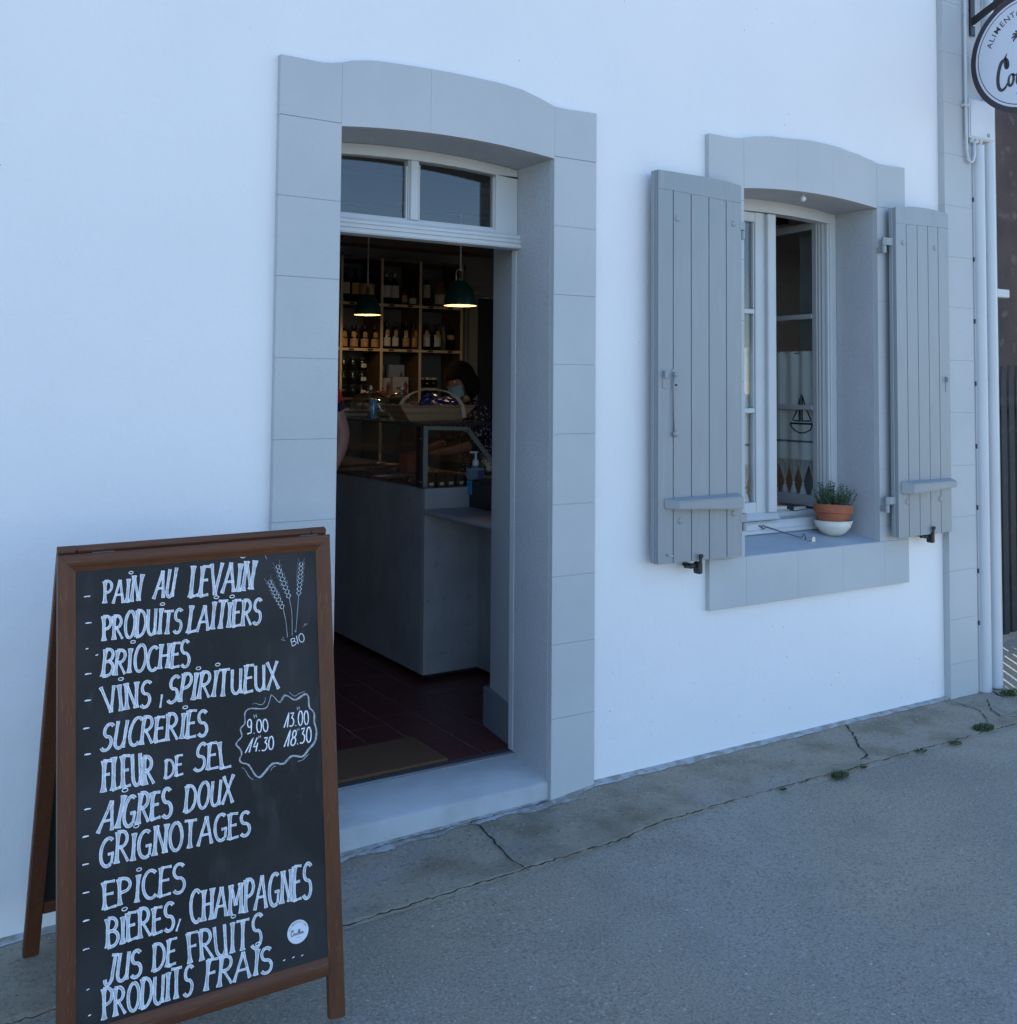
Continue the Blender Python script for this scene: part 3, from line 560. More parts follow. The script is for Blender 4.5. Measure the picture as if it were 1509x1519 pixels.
# ------------------------------------------------------------------ chalkboard stand
BP = Vector((0.43353, -0.69875, 1.15294)); BU = Vector((0.99981, -0.01676, 0.00985)).normalized(); BV = Vector((0.00800, -0.10712, -0.99421)).normalized(); BN = BU.cross(BV)
if BN.y > 0: BN = -BN
WORDS=[('PAiN', [(0.1009, 0.1196), (0.1862, 0.1233), (0.1973, 0.0606), (0.1025, 0.0672)], 0.115), ('AU', [(0.2152, 0.1217), (0.2652, 0.1209), (0.278, 0.0511), (0.2261, 0.0586)], 0.115), ('LEVAiN', [(0.3008, 0.1261), (0.4641, 0.1251), (0.4762, 0.0532), (0.3091, 0.0539)], 0.115), ('PRODUiTS', [(0.0984, 0.2054), (0.283, 0.2067), (0.29, 0.1486), (0.1008, 0.1473)], 0.115), ('LAiTiERS', [(0.2948, 0.2104), (0.4826, 0.21), (0.4882, 0.1473), (0.3053, 0.147)], 0.115), ('BRiOCHES', [(0.095, 0.2871), (0.3031, 0.2898), (0.3064, 0.2321), (0.1036, 0.2286)], 0.115), ('ViNS', [(0.1021, 0.3705), (0.2067, 0.3723), (0.2133, 0.3109), (0.095, 0.3103)], 0.115), (',', [(0.2272, 0.3791), (0.2387, 0.3791), (0.2405, 0.3469), (0.2289, 0.3475)], 0.115), ('SPiRiTUEUX', [(0.242, 0.37), (0.5271, 0.3771), (0.5289, 0.3126), (0.2558, 0.3092)], 0.115), ('SUCRERiES', [(0.0897, 0.453), (0.3433, 0.4615), (0.3477, 0.4028), (0.1029, 0.3919)], 0.115), ('FLEUR', [(0.095, 0.5467), (0.2154, 0.5481), (0.2147, 0.4808), (0.0965, 0.4751)], 0.115), ('DE', [(0.2368, 0.5432), (0.2829, 0.542), (0.285, 0.4979), (0.2405, 0.499)], 0.115), ('SEL', [(0.3017, 0.5397), (0.4007, 0.5466), (0.3913, 0.4798), (0.3181, 0.4823)], 0.115), ('AiGRES', [(0.0848, 0.6352), (0.2563, 0.632), (0.2557, 0.5706), (0.1035, 0.567)], 0.115), ('DOUX', [(0.2817, 0.6292), (0.4028, 0.6316), (0.4091, 0.5681), (0.2886, 0.5698)], 0.115), ('GRiGNOTAGES', [(0.0871, 0.7113), (0.4441, 0.7148), (0.4489, 0.6567), (0.0933, 0.6469)], 0.115), ('EPiCES', [(0.0961, 0.8032), (0.2851, 0.8069), (0.2902, 0.7471), (0.0981, 0.7427)], 0.115), ('BiERES', [(0.1034, 0.8875), (0.2576, 0.8852), (0.262, 0.8262), (0.1063, 0.8231)], 0.115), (',', [(0.2584, 0.892), (0.2711, 0.8922), (0.2761, 0.8638), (0.2633, 0.8637)], 0.115), ('CHAMPAGNES', [(0.2918, 0.884), (0.596, 0.899), (0.6023, 0.8198), (0.2951, 0.8168)], 0.115), ('JUS', [(0.0955, 0.9677), (0.1833, 0.9673), (0.1869, 0.9089), (0.1106, 0.9028)], 0.115), ('DE', [(0.2044, 0.9655), (0.2601, 0.965), (0.2645, 0.9087), (0.208, 0.9102)], 0.115), ('FRUiTS', [(0.2859, 0.9707), (0.4657, 0.9786), (0.471, 0.9062), (0.2836, 0.9085)], 0.115), ('PRODUiTS', [(0.0953, 1.0373), (0.2972, 1.0395), (0.3019, 0.9751), (0.0963, 0.975)], 0.115), ('FRAiS', [(0.3215, 1.0421), (0.4923, 1.0415), (0.4967, 0.9854), (0.3286, 0.9772)], 0.115), ('BIO', [(0.5613, 0.2786), (0.5999, 0.2677), (0.5958, 0.2447), (0.5592, 0.2601)], 0.1), ('9.00', [(0.4381, 0.4763), (0.4969, 0.4777), (0.4974, 0.447), (0.4406, 0.4423)], 0.1), ('13.00', [(0.5344, 0.4751), (0.604, 0.4792), (0.6051, 0.4452), (0.5411, 0.4416)], 0.1), ('14.30', [(0.4329, 0.5194), (0.5095, 0.5239), (0.5113, 0.4915), (0.4455, 0.4876)], 0.1), ('18.30', [(0.533, 0.5224), (0.6098, 0.5231), (0.6099, 0.4865), (0.542, 0.4858)], 0.1), ('H', [(0.4588, 0.4405), (0.467, 0.4394), (0.4664, 0.4304), (0.4578, 0.4314)], 0.1), ('H', [(0.5716, 0.4399), (0.5797, 0.437), (0.5782, 0.4294), (0.571, 0.4307)], 0.1), ('H', [(0.4688, 0.4922), (0.4757, 0.4902), (0.4753, 0.4826), (0.4679, 0.4845)], 0.1), ('H', [(0.57, 0.4913), (0.5772, 0.4901), (0.576, 0.4828), (0.5694, 0.4847)], 0.1)]
DASHES=[(0.0647, 0.0998), (0.068, 0.1612), (0.0669, 0.2773), (0.0659, 0.3374), (0.0624, 0.3992), (0.0652, 0.4578), (0.065, 0.5787), (0.0607, 0.6377), (0.0606, 0.698), (0.0613, 0.7593), (0.0616, 0.8189), (0.0615, 0.8796)]
DOTS=[(0.0644, 0.2195), (0.0861, 0.2366), (0.0651, 0.9653), (0.0683, 1.0203), (0.5206, 1.0271), (0.5443, 1.0268), (0.5671, 1.0284)]
STROKES=[([(0.5044, 0.3901), (0.513, 0.3971), (0.523, 0.4125), (0.5301, 0.4079), (0.5375, 0.3951), (0.548, 0.3992), (0.5653, 0.4142), (0.5797, 0.4073), (0.5943, 0.4004), (0.6022, 0.4057), (0.6035, 0.4226), (0.603, 0.4374), (0.6118, 0.4438), (0.6178, 0.4547), (0.6154, 0.4742), (0.6203, 0.4882), (0.6217, 0.5017), (0.6194, 0.5162), (0.6136, 0.5283), (0.5989, 0.5389), (0.5859, 0.5546), (0.5752, 0.5543), (0.556, 0.5476), (0.5471, 0.5508), (0.5399, 0.5576), (0.5292, 0.5645), (0.5087, 0.5559), (0.4965, 0.5609), (0.4842, 0.573), (0.4702, 0.5855), (0.4618, 0.5816), (0.4553, 0.5724), (0.444, 0.5513), (0.4374, 0.5461), (0.4241, 0.5421), (0.4184, 0.5323), (0.4253, 0.5241), (0.4255, 0.5162), (0.4215, 0.5076), (0.4109, 0.4962), (0.4152, 0.489), (0.428, 0.4801), (0.4257, 0.4702), (0.4225, 0.4601), (0.4311, 0.4535), (0.4363, 0.448), (0.4349, 0.4334), (0.436, 0.4207), (0.4472, 0.4145), (0.4658, 0.4182), (0.4863, 0.4223), (0.4951, 0.4172), (0.4988, 0.4064), (0.5044, 0.3901)], 0.0035, 1), ([(0.5065, 0.392), (0.515, 0.3991), (0.525, 0.4145), (0.5322, 0.4099), (0.5396, 0.3971), (0.5501, 0.4011), (0.5673, 0.4161), (0.5818, 0.4093), (0.5964, 0.4024), (0.6043, 0.4077), (0.6056, 0.4245), (0.6051, 0.4394), (0.6139, 0.4458), (0.6199, 0.4567), (0.6175, 0.4762), (0.6224, 0.4902), (0.6238, 0.5037), (0.6215, 0.5182), (0.6157, 0.5303), (0.601, 0.5409), (0.5879, 0.5566), (0.5773, 0.5563), (0.558, 0.5496), (0.5491, 0.5528), (0.5419, 0.5596), (0.5313, 0.5665), (0.5107, 0.5579), (0.4985, 0.5629), (0.4862, 0.575), (0.4722, 0.5875), (0.4638, 0.5835), (0.4573, 0.5743), (0.446, 0.5532), (0.4393, 0.548)], 0.0018, 0), ([(0.4559, 0.4062), (0.4611, 0.4029), (0.4763, 0.4118), (0.4867, 0.4077), (0.4896, 0.3936)], 0.0015, 0), ([(0.5518, 0.3907), (0.5655, 0.4051), (0.5764, 0.3985), (0.5945, 0.3949)], 0.0015, 0), ([(0.4247, 0.5532), (0.4321, 0.557), (0.4417, 0.5777), (0.4532, 0.5878)], 0.0015, 0), ([(0.4978, 0.5756), (0.5015, 0.5675), (0.5119, 0.5646)], 0.0015, 0), ([(0.5687, 0.5645), (0.5838, 0.564), (0.6003, 0.5506)], 0.0015, 0)]
EARS=[[(0.5419, 0.1812), (0.5067, 0.107)], [(0.5596, 0.1562), (0.529, 0.0686)], [(0.5846, 0.1521), (0.5942, 0.0685)]]
STEMS=[[(0.5419, 0.1812), (0.5489, 0.2139), (0.5514, 0.2535)], [(0.5592, 0.1562), (0.5657, 0.1923), (0.5639, 0.2509)], [(0.5846, 0.1521), (0.58, 0.1939), (0.574, 0.2438)]]
TICKS=[[(0.5344, 0.2572), (0.5449, 0.2611)], [(0.5381, 0.2519), (0.5424, 0.2549)], [(0.5961, 0.2313), (0.5999, 0.2241)], [(0.5997, 0.23), (0.6063, 0.2249)], [(0.5697, 0.239), (0.5741, 0.2421)], [(0.4979, 0.0405), (0.5011, 0.0501)]]
STICKER=(0.5577, 0.9703)
BW,BS,BT,BH,BR,BF=[0.6737, 0.0403, 0.0396, 1.0088, 0.0435, 1.1965]

base = Vector((BP.x + BW / 2, -0.45, -0.035))
board = thing('chalkboard_stand', 'brown wooden A-frame chalkboard with white handwritten list of goods standing left of the doorway', 'chalkboard', base)
def TB(a, b, t): p = BP + BU * a + BV * b - BN * t - base; return (p.x, p.y, p.z)     # a right, b down, t depth behind the front
prof = [(0.000, 0.026), (0.000, 0.003), (0.003, 0.0), (0.012, -0.0015), (0.022, 0.0), (0.028, 0.004), (0.0395, 0.008), (0.0395, 0.026)]
def rail(profpts, ends):
    """ends: two functions giving (a,b) for a profile distance"""
    bm = new(); A = [bm.verts.new(TB(*ends[0](d), t)) for d, t in profpts]; B = [bm.verts.new(TB(*ends[1](d), t)) for d, t in profpts]
    n = len(profpts)
    for i in range(n): bm.faces.new((A[i], B[i], B[(i + 1) % n], A[(i + 1) % n]))
    bm.faces.new(A); bm.faces.new(B[::-1]); return bm
lb = BT + BH
o = smooth_angle(obj('side_rail', rail(prof, [lambda d: (d, d), lambda d: (d, BF)]), wood, board), 30)
o = smooth_angle(obj('side_rail', rail(prof, [lambda d: (BW - d, d), lambda d: (BW - d, BF)]), wood, board), 30)
smooth_angle(obj('top_rail', rail(prof, [lambda d: (d + 0.0006, d), lambda d: (BW - d - 0.0006, d)]), wood_h, board), 30)
smooth_angle(obj('bottom_rail', rail([(0, 0.026), (0, 0.004), (0.004, 0.002), (0.034, 0.003), (0.0435, 0.008), (0.0435, 0.026)], [lambda d: (BS, lb + BR - d), lambda d: (BW - BS, lb + BR - d)]), wood_h, board), 30)
bm = new(); prism(bm, [(BS - 0.005, BT - 0.005), (BW - BS + 0.005, BT - 0.005), (BW - BS + 0.005, lb + 0.005), (BS - 0.005, lb + 0.005)], TB, 0.0095, 0.016)
panel = obj('writing_panel', bm, slate, board)
# rear leaf
RT = Vector((BP.x + 0.004, BP.y + 0.0275, BP.z + 0.006)); RB = Vector((0.468, -0.112, -0.038)); RV = (RB - RT).normalized(); RL = (RB - RT).length; RN = BU.cross(RV)
if RN.y < 0: RN = -RN
def TRr(a, b, t): p = RT + BU * a + RV * b + RN * t - base; return (p.x, p.y, p.z)
for a0 in (0.0, BW - BS - 0.004):
    bm = new(); prism(bm, [(a0, 0), (a0 + 0.042, 0), (a0 + 0.042, RL), (a0, RL)], TRr, 0.0, 0.026, 0.004, False); obj('rear_leg', bm, wood, board)
for b0, b1 in ((0.0005, 0.040), (RL - 0.19, RL - 0.15)):
    bm = new(); prism(bm, [(0.0425, b0), (BW - 0.0445, b0), (BW - 0.0445, b1), (0.0425, b1)], TRr, 0.001, 0.025, 0.003, False); obj('rear_rail', bm, wood_h, board)
bm = new(); prism(bm, [(0.036, 0.035), (BW - 0.038, 0.035), (BW - 0.038, RL - 0.155), (0.036, RL - 0.155)], TRr, 0.010, 0.016); obj('rear_panel', bm, slate, board)
for a in (0.08, 0.60):
    bm = new(); prism(bm, [(a, -0.002), (a + 0.05, -0.002), (a + 0.05, 0.02), (a, 0.02)], TB, 0.0265, 0.0285); obj('hinge', bm, iron, board)

# stroke letters: unit box, y up
def arc(cx, cy, rx, ry, a0, a1, n=10): return [(cx + rx * math.cos(R(a0 + (a1 - a0) * i / n)), cy + ry * math.sin(R(a0 + (a1 - a0) * i / n))) for i in range(n + 1)]
F = {
 'A': (0.78, [[(0.02, 0), (0.42, 1)], [(0.42, 1), (0.72, 0)], [(0.16, 0.36), (0.62, 0.36)]]),
 'B': (0.62, [[(0.08, 0), (0.10, 1)], [(0.10, 1)] + arc(0.26, 0.77, 0.28, 0.23, 90, -90) + [(0.10, 0.54)], [(0.10, 0.54)] + arc(0.28, 0.27, 0.32, 0.27, 90, -90) + [(0.06, 0)]]),
 'C': (0.62, [arc(0.38, 0.5, 0.32, 0.5, 50, 310, 16)]),
 'D': (0.66, [[(0.08, 0), (0.10, 1)], [(0.04, 1)] + arc(0.20, 0.5, 0.42, 0.5, 90, -90, 14) + [(0.04, 0)]]),
 'E': (0.56, [[(0.08, 0), (0.10, 1)], [(0.10, 1), (0.52, 0.98)], [(0.10, 0.53), (0.44, 0.54)], [(0.06, 0), (0.54, 0.04)]]),
 'F': (0.54, [[(0.10, 0), (0.12, 1)], [(0.06, 1), (0.54, 0.98)], [(0.12, 0.54), (0.44, 0.55)]]),
 'G': (0.70, [arc(0.38, 0.5, 0.33, 0.5, 55, 300, 16), [(0.40, 0.42), (0.66, 0.44)], [(0.62, 0.44), (0.58, 0.08)]]),
 'H': (0.66, [[(0.10, 0), (0.10, 1)], [(0.56, 0), (0.58, 1)], [(0.10, 0.52), (0.57, 0.52)]]),
 'I': (0.26, [[(0.12, 0), (0.14, 1)]]),
 'i': (0.33, [[(0.16, 0), (0.18, 0.98)], 'dot']),
 'J': (0.50, [[(0.40, 1), (0.38, 0.3)] + arc(0.22, 0.24, 0.17, 0.24, 0, -170, 8), [(0.22, 1), (0.54, 0.98)]]),
 'L': (0.54, [[(0.12, 1), (0.10, 0)], [(0.04, 0), (0.52, 0.05)]]),
 'M': (0.86, [[(0.08, 0), (0.14, 1)], [(0.14, 1), (0.42, 0.30)], [(0.42, 0.30), (0.72, 1)], [(0.72, 1), (0.76, 0)]]),
 'N': (0.72, [[(0.08, 0), (0.10, 1)], [(0.10, 1), (0.58, 0.02)], [(0.58, 0.02), (0.62, 1)]]),
 'O': (0.70, [arc(0.36, 0.5, 0.30, 0.5, 90, 450, 20)]),
 'P': (0.58, [[(0.08, 0), (0.10, 1)], [(0.06, 1)] + arc(0.24, 0.74, 0.29, 0.26, 90, -90) + [(0.10, 0.46)]]),
 'R': (0.66, [[(0.08, 0), (0.10, 1)], [(0.06, 1)] + arc(0.26, 0.75, 0.28, 0.25, 90, -90) + [(0.10, 0.50)], [(0.24, 0.50), (0.62, 0.0)]]),
 'S': (0.58, [arc(0.32, 0.75, 0.23, 0.25, 35, 250, 10) + arc(0.28, 0.25, 0.25, 0.27, 70, -145, 10)]),
 'T': (0.64, [[(0.30, 0), (0.32, 1)], [(0.02, 1), (0.62, 0.98)]]),
 'U': (0.66, [[(0.08, 1), (0.09, 0.34)] + arc(0.32, 0.30, 0.23, 0.30, 180, 360, 10) + [(0.56, 1)], [(0.56, 0.5), (0.58, 0.0)]]),
 'V': (0.70, [[(0.04, 1), (0.34, 0)], [(0.34, 0), (0.66, 1)]]),
 'X': (0.70, [[(0.04, 0), (0.64, 1)], [(0.06, 1), (0.66, 0)]]),
 ',': (0.30, [[(0.22, 0.9), (0.06, 0.0)]]),
 '.': (0.26, [[(0.09, 0.0), (0.14, 0.03)]]),
 '0': (0.56, [arc(0.28, 0.5, 0.22, 0.5, 90, 450, 18)]),
 '1': (0.48, [[(0.04, 0.0), (0.36, 1.0), (0.36, 0.0)]]),
 '3': (0.50, [[(0.06, 0.95), (0.40, 0.97), (0.20, 0.60)] + arc(0.20, 0.30, 0.24, 0.30, 80, -130, 10)]),
 '4': (0.54, [[(0.24, 1.0), (0.10, 0.35), (0.44, 0.38)], [(0.40, 0.62), (0.40, 0.0)]]),
 '8': (0.54, [arc(0.28, 0.76, 0.17, 0.24, 90, 450, 12), arc(0.27, 0.26, 0.21, 0.27, 90, 450, 12)]),
 '9': (0.54, [arc(0.25, 0.72, 0.18, 0.27, 0, 360, 12), [(0.43, 0.75), (0.42, 0.08), (0.06, 0.04)]]),
}
def ribbon(bm, pts, w0, w1, T, t, jit=0.0):
    """flat ribbon through pts (board a,b); width runs w1 at both ends, w0 in the middle"""
    n = len(pts); pr = None; L = [0.0]
    for p, q in zip(pts, pts[1:]): L.append(L[-1] + math.hypot(q[0] - p[0], q[1] - p[1]))
    tot = L[-1] or 1; left = []; right = []
    for i, (x, y) in enumerate(pts):
        a = pts[max(0, i - 1)]; b = pts[min(n - 1, i + 1)]; dx, dy = b[0] - a[0], b[1] - a[1]; l = math.hypot(dx, dy) or 1
        s = abs(2 * L[i] / tot - 1); w = (w0 + (w1 - w0) * s ** 4) / 2 * (1 + random.uniform(-jit, jit))
        left.append((x - dy / l * w, y + dx / l * w)); right.append((x + dy / l * w, y - dx / l * w))
    for i in range(n):
        r = (bm.verts.new(T(*left[i], t)), bm.verts.new(T(*right[i], t)))
        if pr: bm.faces.new((pr[0], r[0], r[1], pr[1]))
        pr = r
    return left, right
def dens(pts, step):
    out = [pts[0]]
    for p, q in zip(pts, pts[1:]):
        n = max(1, int(math.hypot(q[0] - p[0], q[1] - p[1]) / step))
        out += [(p[0] + (q[0] - p[0]) * i / n, p[1] + (q[1] - p[1]) * i / n) for i in range(1, n + 1)]
    return out
tf = 0.0095
for s, (bl, br, tr, tl), th in WORDS:
    small = th < 0.11; fill = new(); edge = new()
    tot = sum(F[c][0] for c in s); x = 0.0
    if s == 'H': tot = 0.66
    def Q(u, v):
        return tuple((bl[k] * (1 - u) + br[k] * u) * (1 - v) + (tl[k] * (1 - u) + tr[k] * u) * v for k in (0, 1))
    hgt = math.hypot(tl[0] - bl[0], tl[1] - bl[1]); layer = 0
    for c in s:
        w, strokes = F[c]; jy = random.uniform(-0.045, 0.045); js = random.uniform(0.93, 1.07); jr = random.uniform(-0.09, 0.02)
        for st in strokes:
            layer += 1; t = tf - 0.0003 - 0.00005 * (layer % 5)
            if st == 'dot':
                cx, cy = Q((x + 0.19) / tot, 1.19 + jy); rr = hgt * 0.070
                ringp = [(cx + rr * 1.35 * math.cos(R(a)), cy + rr * 0.8 * math.sin(R(a))) for a in range(0, 361, 40)]
                ribbon(edge, ringp, 0.0019, 0.0019, TB, t - 0.0002); continue
            pts = [Q((x + w * 0.5 + (px - w * 0.5) * 0.93 + jr * py) / tot, py * js + jy * 0.5) for px, py in st]; pts = dens(pts, 0.006)
            straight = len(st) == 2; vert = straight and abs(st[0][1] - st[1][1]) > 0.5
            wd = hgt * (0.085 if small else (0.100 if vert else (0.058 if straight else 0.088)))
            diag = vert and abs(st[0][0] - st[1][0]) > 0.15
            if diag: wd *= 0.75
            fl = 1.6 if diag else 2.1 if (vert and not small) else (1.4 if straight and not small else 1.15)
            l, r_ = ribbon(fill, pts, wd, wd * fl, TB, t, 0.05)
            if not small:
                ribbon(edge, l, 0.0014, 0.0015, TB, t - 0.00025, 0.3); ribbon(edge, r_, 0.0014, 0.0015, TB, t - 0.00025, 0.3)
                if vert and not diag and c in 'EFiTLP':
                    for e_, sg in ((pts[0], 1), (pts[-1], -1)):
                        hw = hgt * random.uniform(0.05, 0.075); ux, uy = (br[0] - bl[0]) / (math.hypot(br[0] - bl[0], br[1] - bl[1]) or 1), (br[1] - bl[1]) / (math.hypot(br[0] - bl[0], br[1] - bl[1]) or 1)
                        ribbon(fill, [(e_[0] - ux * hw, e_[1] - uy * hw), e_, (e_[0] + ux * hw, e_[1] + uy * hw)], hgt * 0.045, hgt * 0.02, TB, t - 0.0001)
                if straight: ribbon(edge, [l[0], r_[0]], 0.0011, 0.0011, TB, t - 0.00025); ribbon(edge, [l[-1], r_[-1]], 0.0011, 0.0011, TB, t - 0.00025)
        x += w
    o = obj('chalk_word', fill, chalk_b if small else chalk, panel); 
    if not small: obj('chalk_outline', edge, chalk_b, board)
    else: edge.free()
bm = new()
for a, b in DASHES:
    ribbon(bm, [(a - 0.007, b + random.uniform(-0.001, 0.001)), (a - 0.002, b - 0.0008), (a + 0.007, b - 0.0005)], 0.0035, 0.0020, TB, tf - 0.0004, 0.2)
for a, b in DOTS:
    ribbon(bm, [(a - 0.003, b + 0.0006), (a + 0.003, b - 0.0008)], 0.003, 0.0022, TB, tf - 0.0004, 0.2)
obj('chalk_dashes', bm, chalk_b, panel, kind='stuff')
def smoothpts(pts, it=2):
    for _ in range(it):
        out = [pts[0]]
        for p, q in zip(pts, pts[1:]): out += [(p[0] * .75 + q[0] * .25, p[1] * .75 + q[1] * .25), (p[0] * .25 + q[0] * .75, p[1] * .25 + q[1] * .75)]
        pts = out + [pts[-1]]
    return pts
bm = new()
for k, (pts, w, heavy) in enumerate(STROKES):
    ribbon(bm, smoothpts(pts), w, w * 0.5, TB, tf - 0.0003 - 0.0001 * k, 0.35)
obj('chalk_cloud_outline', bm, chalk_t, panel)
bm = new(); k = 0
for (b0, b1), stem in zip(EARS, STEMS):
    ax, ay = b1[0] - b0[0], b1[1] - b0[1]; L = math.hypot(ax, ay); dx, dy = ax / L, ay / L; nx, ny = -dy, dx
    ribbon(bm, smoothpts(stem), 0.0009, 0.0009, TB, tf - 0.0003, 0.2)
    for i in range(8):
        s = i / 8 * L; wv = 0.0070 * (1 - 0.45 * abs(i / 7 - 0.35))
        for sg in (-1, 1):
            p0 = (b0[0] + dx * s, b0[1] + dy * s); p1 = (p0[0] + dx * 0.007 + nx * sg * wv, p0[1] + dy * 0.007 + ny * sg * wv); p2 = (p0[0] + dx * 0.013 + nx * sg * wv * 0.35, p0[1] + dy * 0.013 + ny * sg * wv * 0.35)
            k += 1; ribbon(bm, [p0, p1, p2], 0.0021, 0.0008, TB, tf - 0.0004 - 0.00003 * (k % 6), 0.2)
            if i > 1:
                q = (p1[0] + dx * 0.016 + nx * sg * 0.004 * random.uniform(0.3, 1.6), p1[1] + dy * 0.016 + ny * sg * 0.004); ribbon(bm, [p1, q], 0.0005, 0.0003, TB, tf - 0.0004)
for tk in TICKS: ribbon(bm, tk, 0.0010, 0.0008, TB, tf - 0.0004)
obj('chalk_wheat_drawing', bm, mat('chalk_wheat', (0.50, 0.54, 0.60), 0.85), panel)
# round sticker
SCRIPT = {  # lower-case script word, unit height 1 for the capital
 'word': [([(0.30, 1.02), (0.24, 0.90), (0.20, 0.90), (0.30, 0.86), (0.34, 0.70), (0.30, 0.60), (0.25, 0.66), (0.24, 0.84), (0.12, 0.84), (0.02, 0.62), (-0.03, 0.35), (0.00, 0.10), (0.10, 0.0), (0.24, 0.06), (0.34, 0.24)], 1.5),
          ([(0.46, 0.42), (0.36, 0.36), (0.33, 0.16), (0.40, 0.06), (0.50, 0.16), (0.52, 0.34), (0.45, 0.42), (0.56, 0.34), (0.64, 0.38)], 1.1),
          ([(0.64, 0.42), (0.61, 0.18), (0.66, 0.07), (0.76, 0.16), (0.82, 0.42), (0.79, 0.14), (0.86, 0.08), (0.94, 0.2)], 1.1),
          ([(0.97, 0.42), (0.93, 0.16), (0.97, 0.07), (1.06, 0.2)], 1.1),
          ([(1.04, 0.16), (1.16, 0.74), (1.22, 0.86), (1.20, 0.66), (1.12, 0.18), (1.17, 0.07), (1.26, 0.2)], 1.1),
          ([(1.24, 0.16), (1.36, 0.74), (1.42, 0.86), (1.40, 0.66), (1.32, 0.18), (1.37, 0.07), (1.44, 0.16)], 1.1),
          ([(1.58, 0.42), (1.48, 0.36), (1.45, 0.16), (1.52, 0.06), (1.62, 0.16), (1.64, 0.34), (1.57, 0.42), (1.70, 0.36)], 1.1),
          ([(1.74, 0.42), (1.70, 0.06), (1.78, 0.34), (1.88, 0.42), (1.88, 0.12), (1.96, 0.08), (2.06, 0.2)], 1.1)]}
def text_ring(parent, name, txt, cx, cy, r, a0, da, size, T, t, m, flip=False, angs=None):
    """letters of txt on an arc, one flat mesh"""
    dst = new()
    for i, ch in enumerate(txt):
        if ch == ' ': continue
        cu_ = bpy.data.curves.new('tmp', 'FONT'); cu_.body = ch; cu_.size = size; cu_.align_x = 'CENTER'; cu_.offset = size * 0.010; to = bpy.data.objects.new('tmp', cu_)
        me = bpy.data.meshes.new_from_object(to); a = R(angs[i] if angs else a0 - da * i); rot = a - math.pi / 2 if not flip else a + math.pi / 2
        off = len(dst.verts); vs = []
        for v in me.vertices:
            x, y = v.co.x, v.co.y; vs.append(dst.verts.new(T(cx + r * math.cos(a) + x * math.cos(rot) - y * math.sin(rot), cy + r * math.sin(a) + x * math.sin(rot) + y * math.cos(rot), t)))
        for p in me.polygons:
            try: dst.faces.new([vs[k] for k in p.vertices])
            except ValueError: pass
        bpy.data.objects.remove(to); bpy.data.curves.remove(cu_); bpy.data.meshes.remove(me)
    return obj(name, dst, m, parent)
def script(parent, name, x0, y0, h, w, T, t, m, wx=1.0):
    bm = new()
    for k, (pts, f) in enumerate(SCRIPT['word']):
        ribbon(bm, smoothpts([(x0 + px * h * wx, y0 + py * h) for px, py in pts]), w * f, w * 0.35, T, t - 0.00002 * k)
    return obj(name, bm, m, parent)
stk_m = mat('sticker_white', (0.66, 0.68, 0.74), 0.45); ink = mat('ink_dark', (0.045, 0.04, 0.05), 0.5); ink2 = mat('ink_soft', (0.12, 0.13, 0.18), 0.6)
def TS(a, b, t): return TB(STICKER[0] + a, STICKER[1] - b, t)
bm = new(); prism(bm, [(0.0275 * math.cos(R(a)), 0.0275 * math.sin(R(a))) for a in range(0, 360, 10)], TS, 0.0085, 0.0094); stk = obj('sticker', bm, stk_m, board)
text_ring(stk, 'sticker_lettering', 'ALIMENTATION', 0, 0, 0.0205, 160, 12, 0.0062, TS, 0.0083, ink2)
script(stk, 'sticker_script', -0.0175, -0.008, 0.0165, 0.0012, TS, 0.0083, ink, 0.98)
bm = new(); ribbon(bm, [(-0.004, -0.013), (0.008, -0.0125)], 0.0012, 0.0005, TS, 0.0083); obj('sticker_dash', bm, ink, stk)

# ------------------------------------------------------------------ hanging sign
sign = thing('hanging_sign', 'round white shop sign with dark rim and script lettering hanging at the top right corner', 'sign', (5.02, -0.335, 3.292))
def TG(a, b, t): return (t, -a, b)           # a = to the right seen from the left, face at t=-0.011
circ = lambda r, n=64: [(r * math.cos(2 * math.pi * i / n), r * math.sin(2 * math.pi * i / n)) for i in range(n)]
bm = new(); prism(bm, circ(0.3128), TG, -0.011, 0.011, 0.003, False); obj('rim', bm, mat('sign_rim_brown', (0.045, 0.035, 0.045), 0.5), sign)
bm = new(); prism(bm, circ(0.283), TG, -0.0125, 0.0125); obj('face', bm, mat('sign_white', (0.62, 0.66, 0.74), 0.4), sign)
def annulus(r0, r1, t, n=96):
    bm = new(); a = circ(r0, n); b = circ(r1, n); A = [bm.verts.new(TG(x, y, t)) for x, y in a]; B = [bm.verts.new(TG(x, y, t)) for x, y in b]
    for i in range(n): bm.faces.new((A[i], A[(i + 1) % n], B[(i + 1) % n], B[i]))
    return bm
obj('ring_line', annulus(0.2665, 0.2710, -0.0128), ink, sign)
text_ring(sign, 'sign_lettering', 'ALIMENTATION', 0, 0, 0.202, 158.5, 7.95, 0.044, TG, -0.0130, ink, False, [158.2, 150.2, 144.2, 136.6, 127.0, 118.2, 109.4, 101.0, 93.0, 87.0, 79.5, 70.0])
script(sign, 'sign_script', -0.155, -0.175, 0.185, 0.013, TG, -0.0130, ink, 0.88)
bm = new(); ribbon(bm, [(-0.06, -0.205), (0.08, -0.205)], 0.006, 0.003, TG, -0.0130)
for k in range(7):
    a = R(200 - 36 * k); ribbon(bm, smoothpts([(-0.045, 0.088), (-0.045 + 0.022 * math.cos(a), 0.088 + 0.022 * math.sin(a)), (-0.045 + 0.034 * math.cos(a + 0.4), 0.088 + 0.034 * math.sin(a + 0.4))]), 0.010, 0.003, TG, -0.0130 - 0.00002 * k)
obj('sprig', bm, ink, sign)
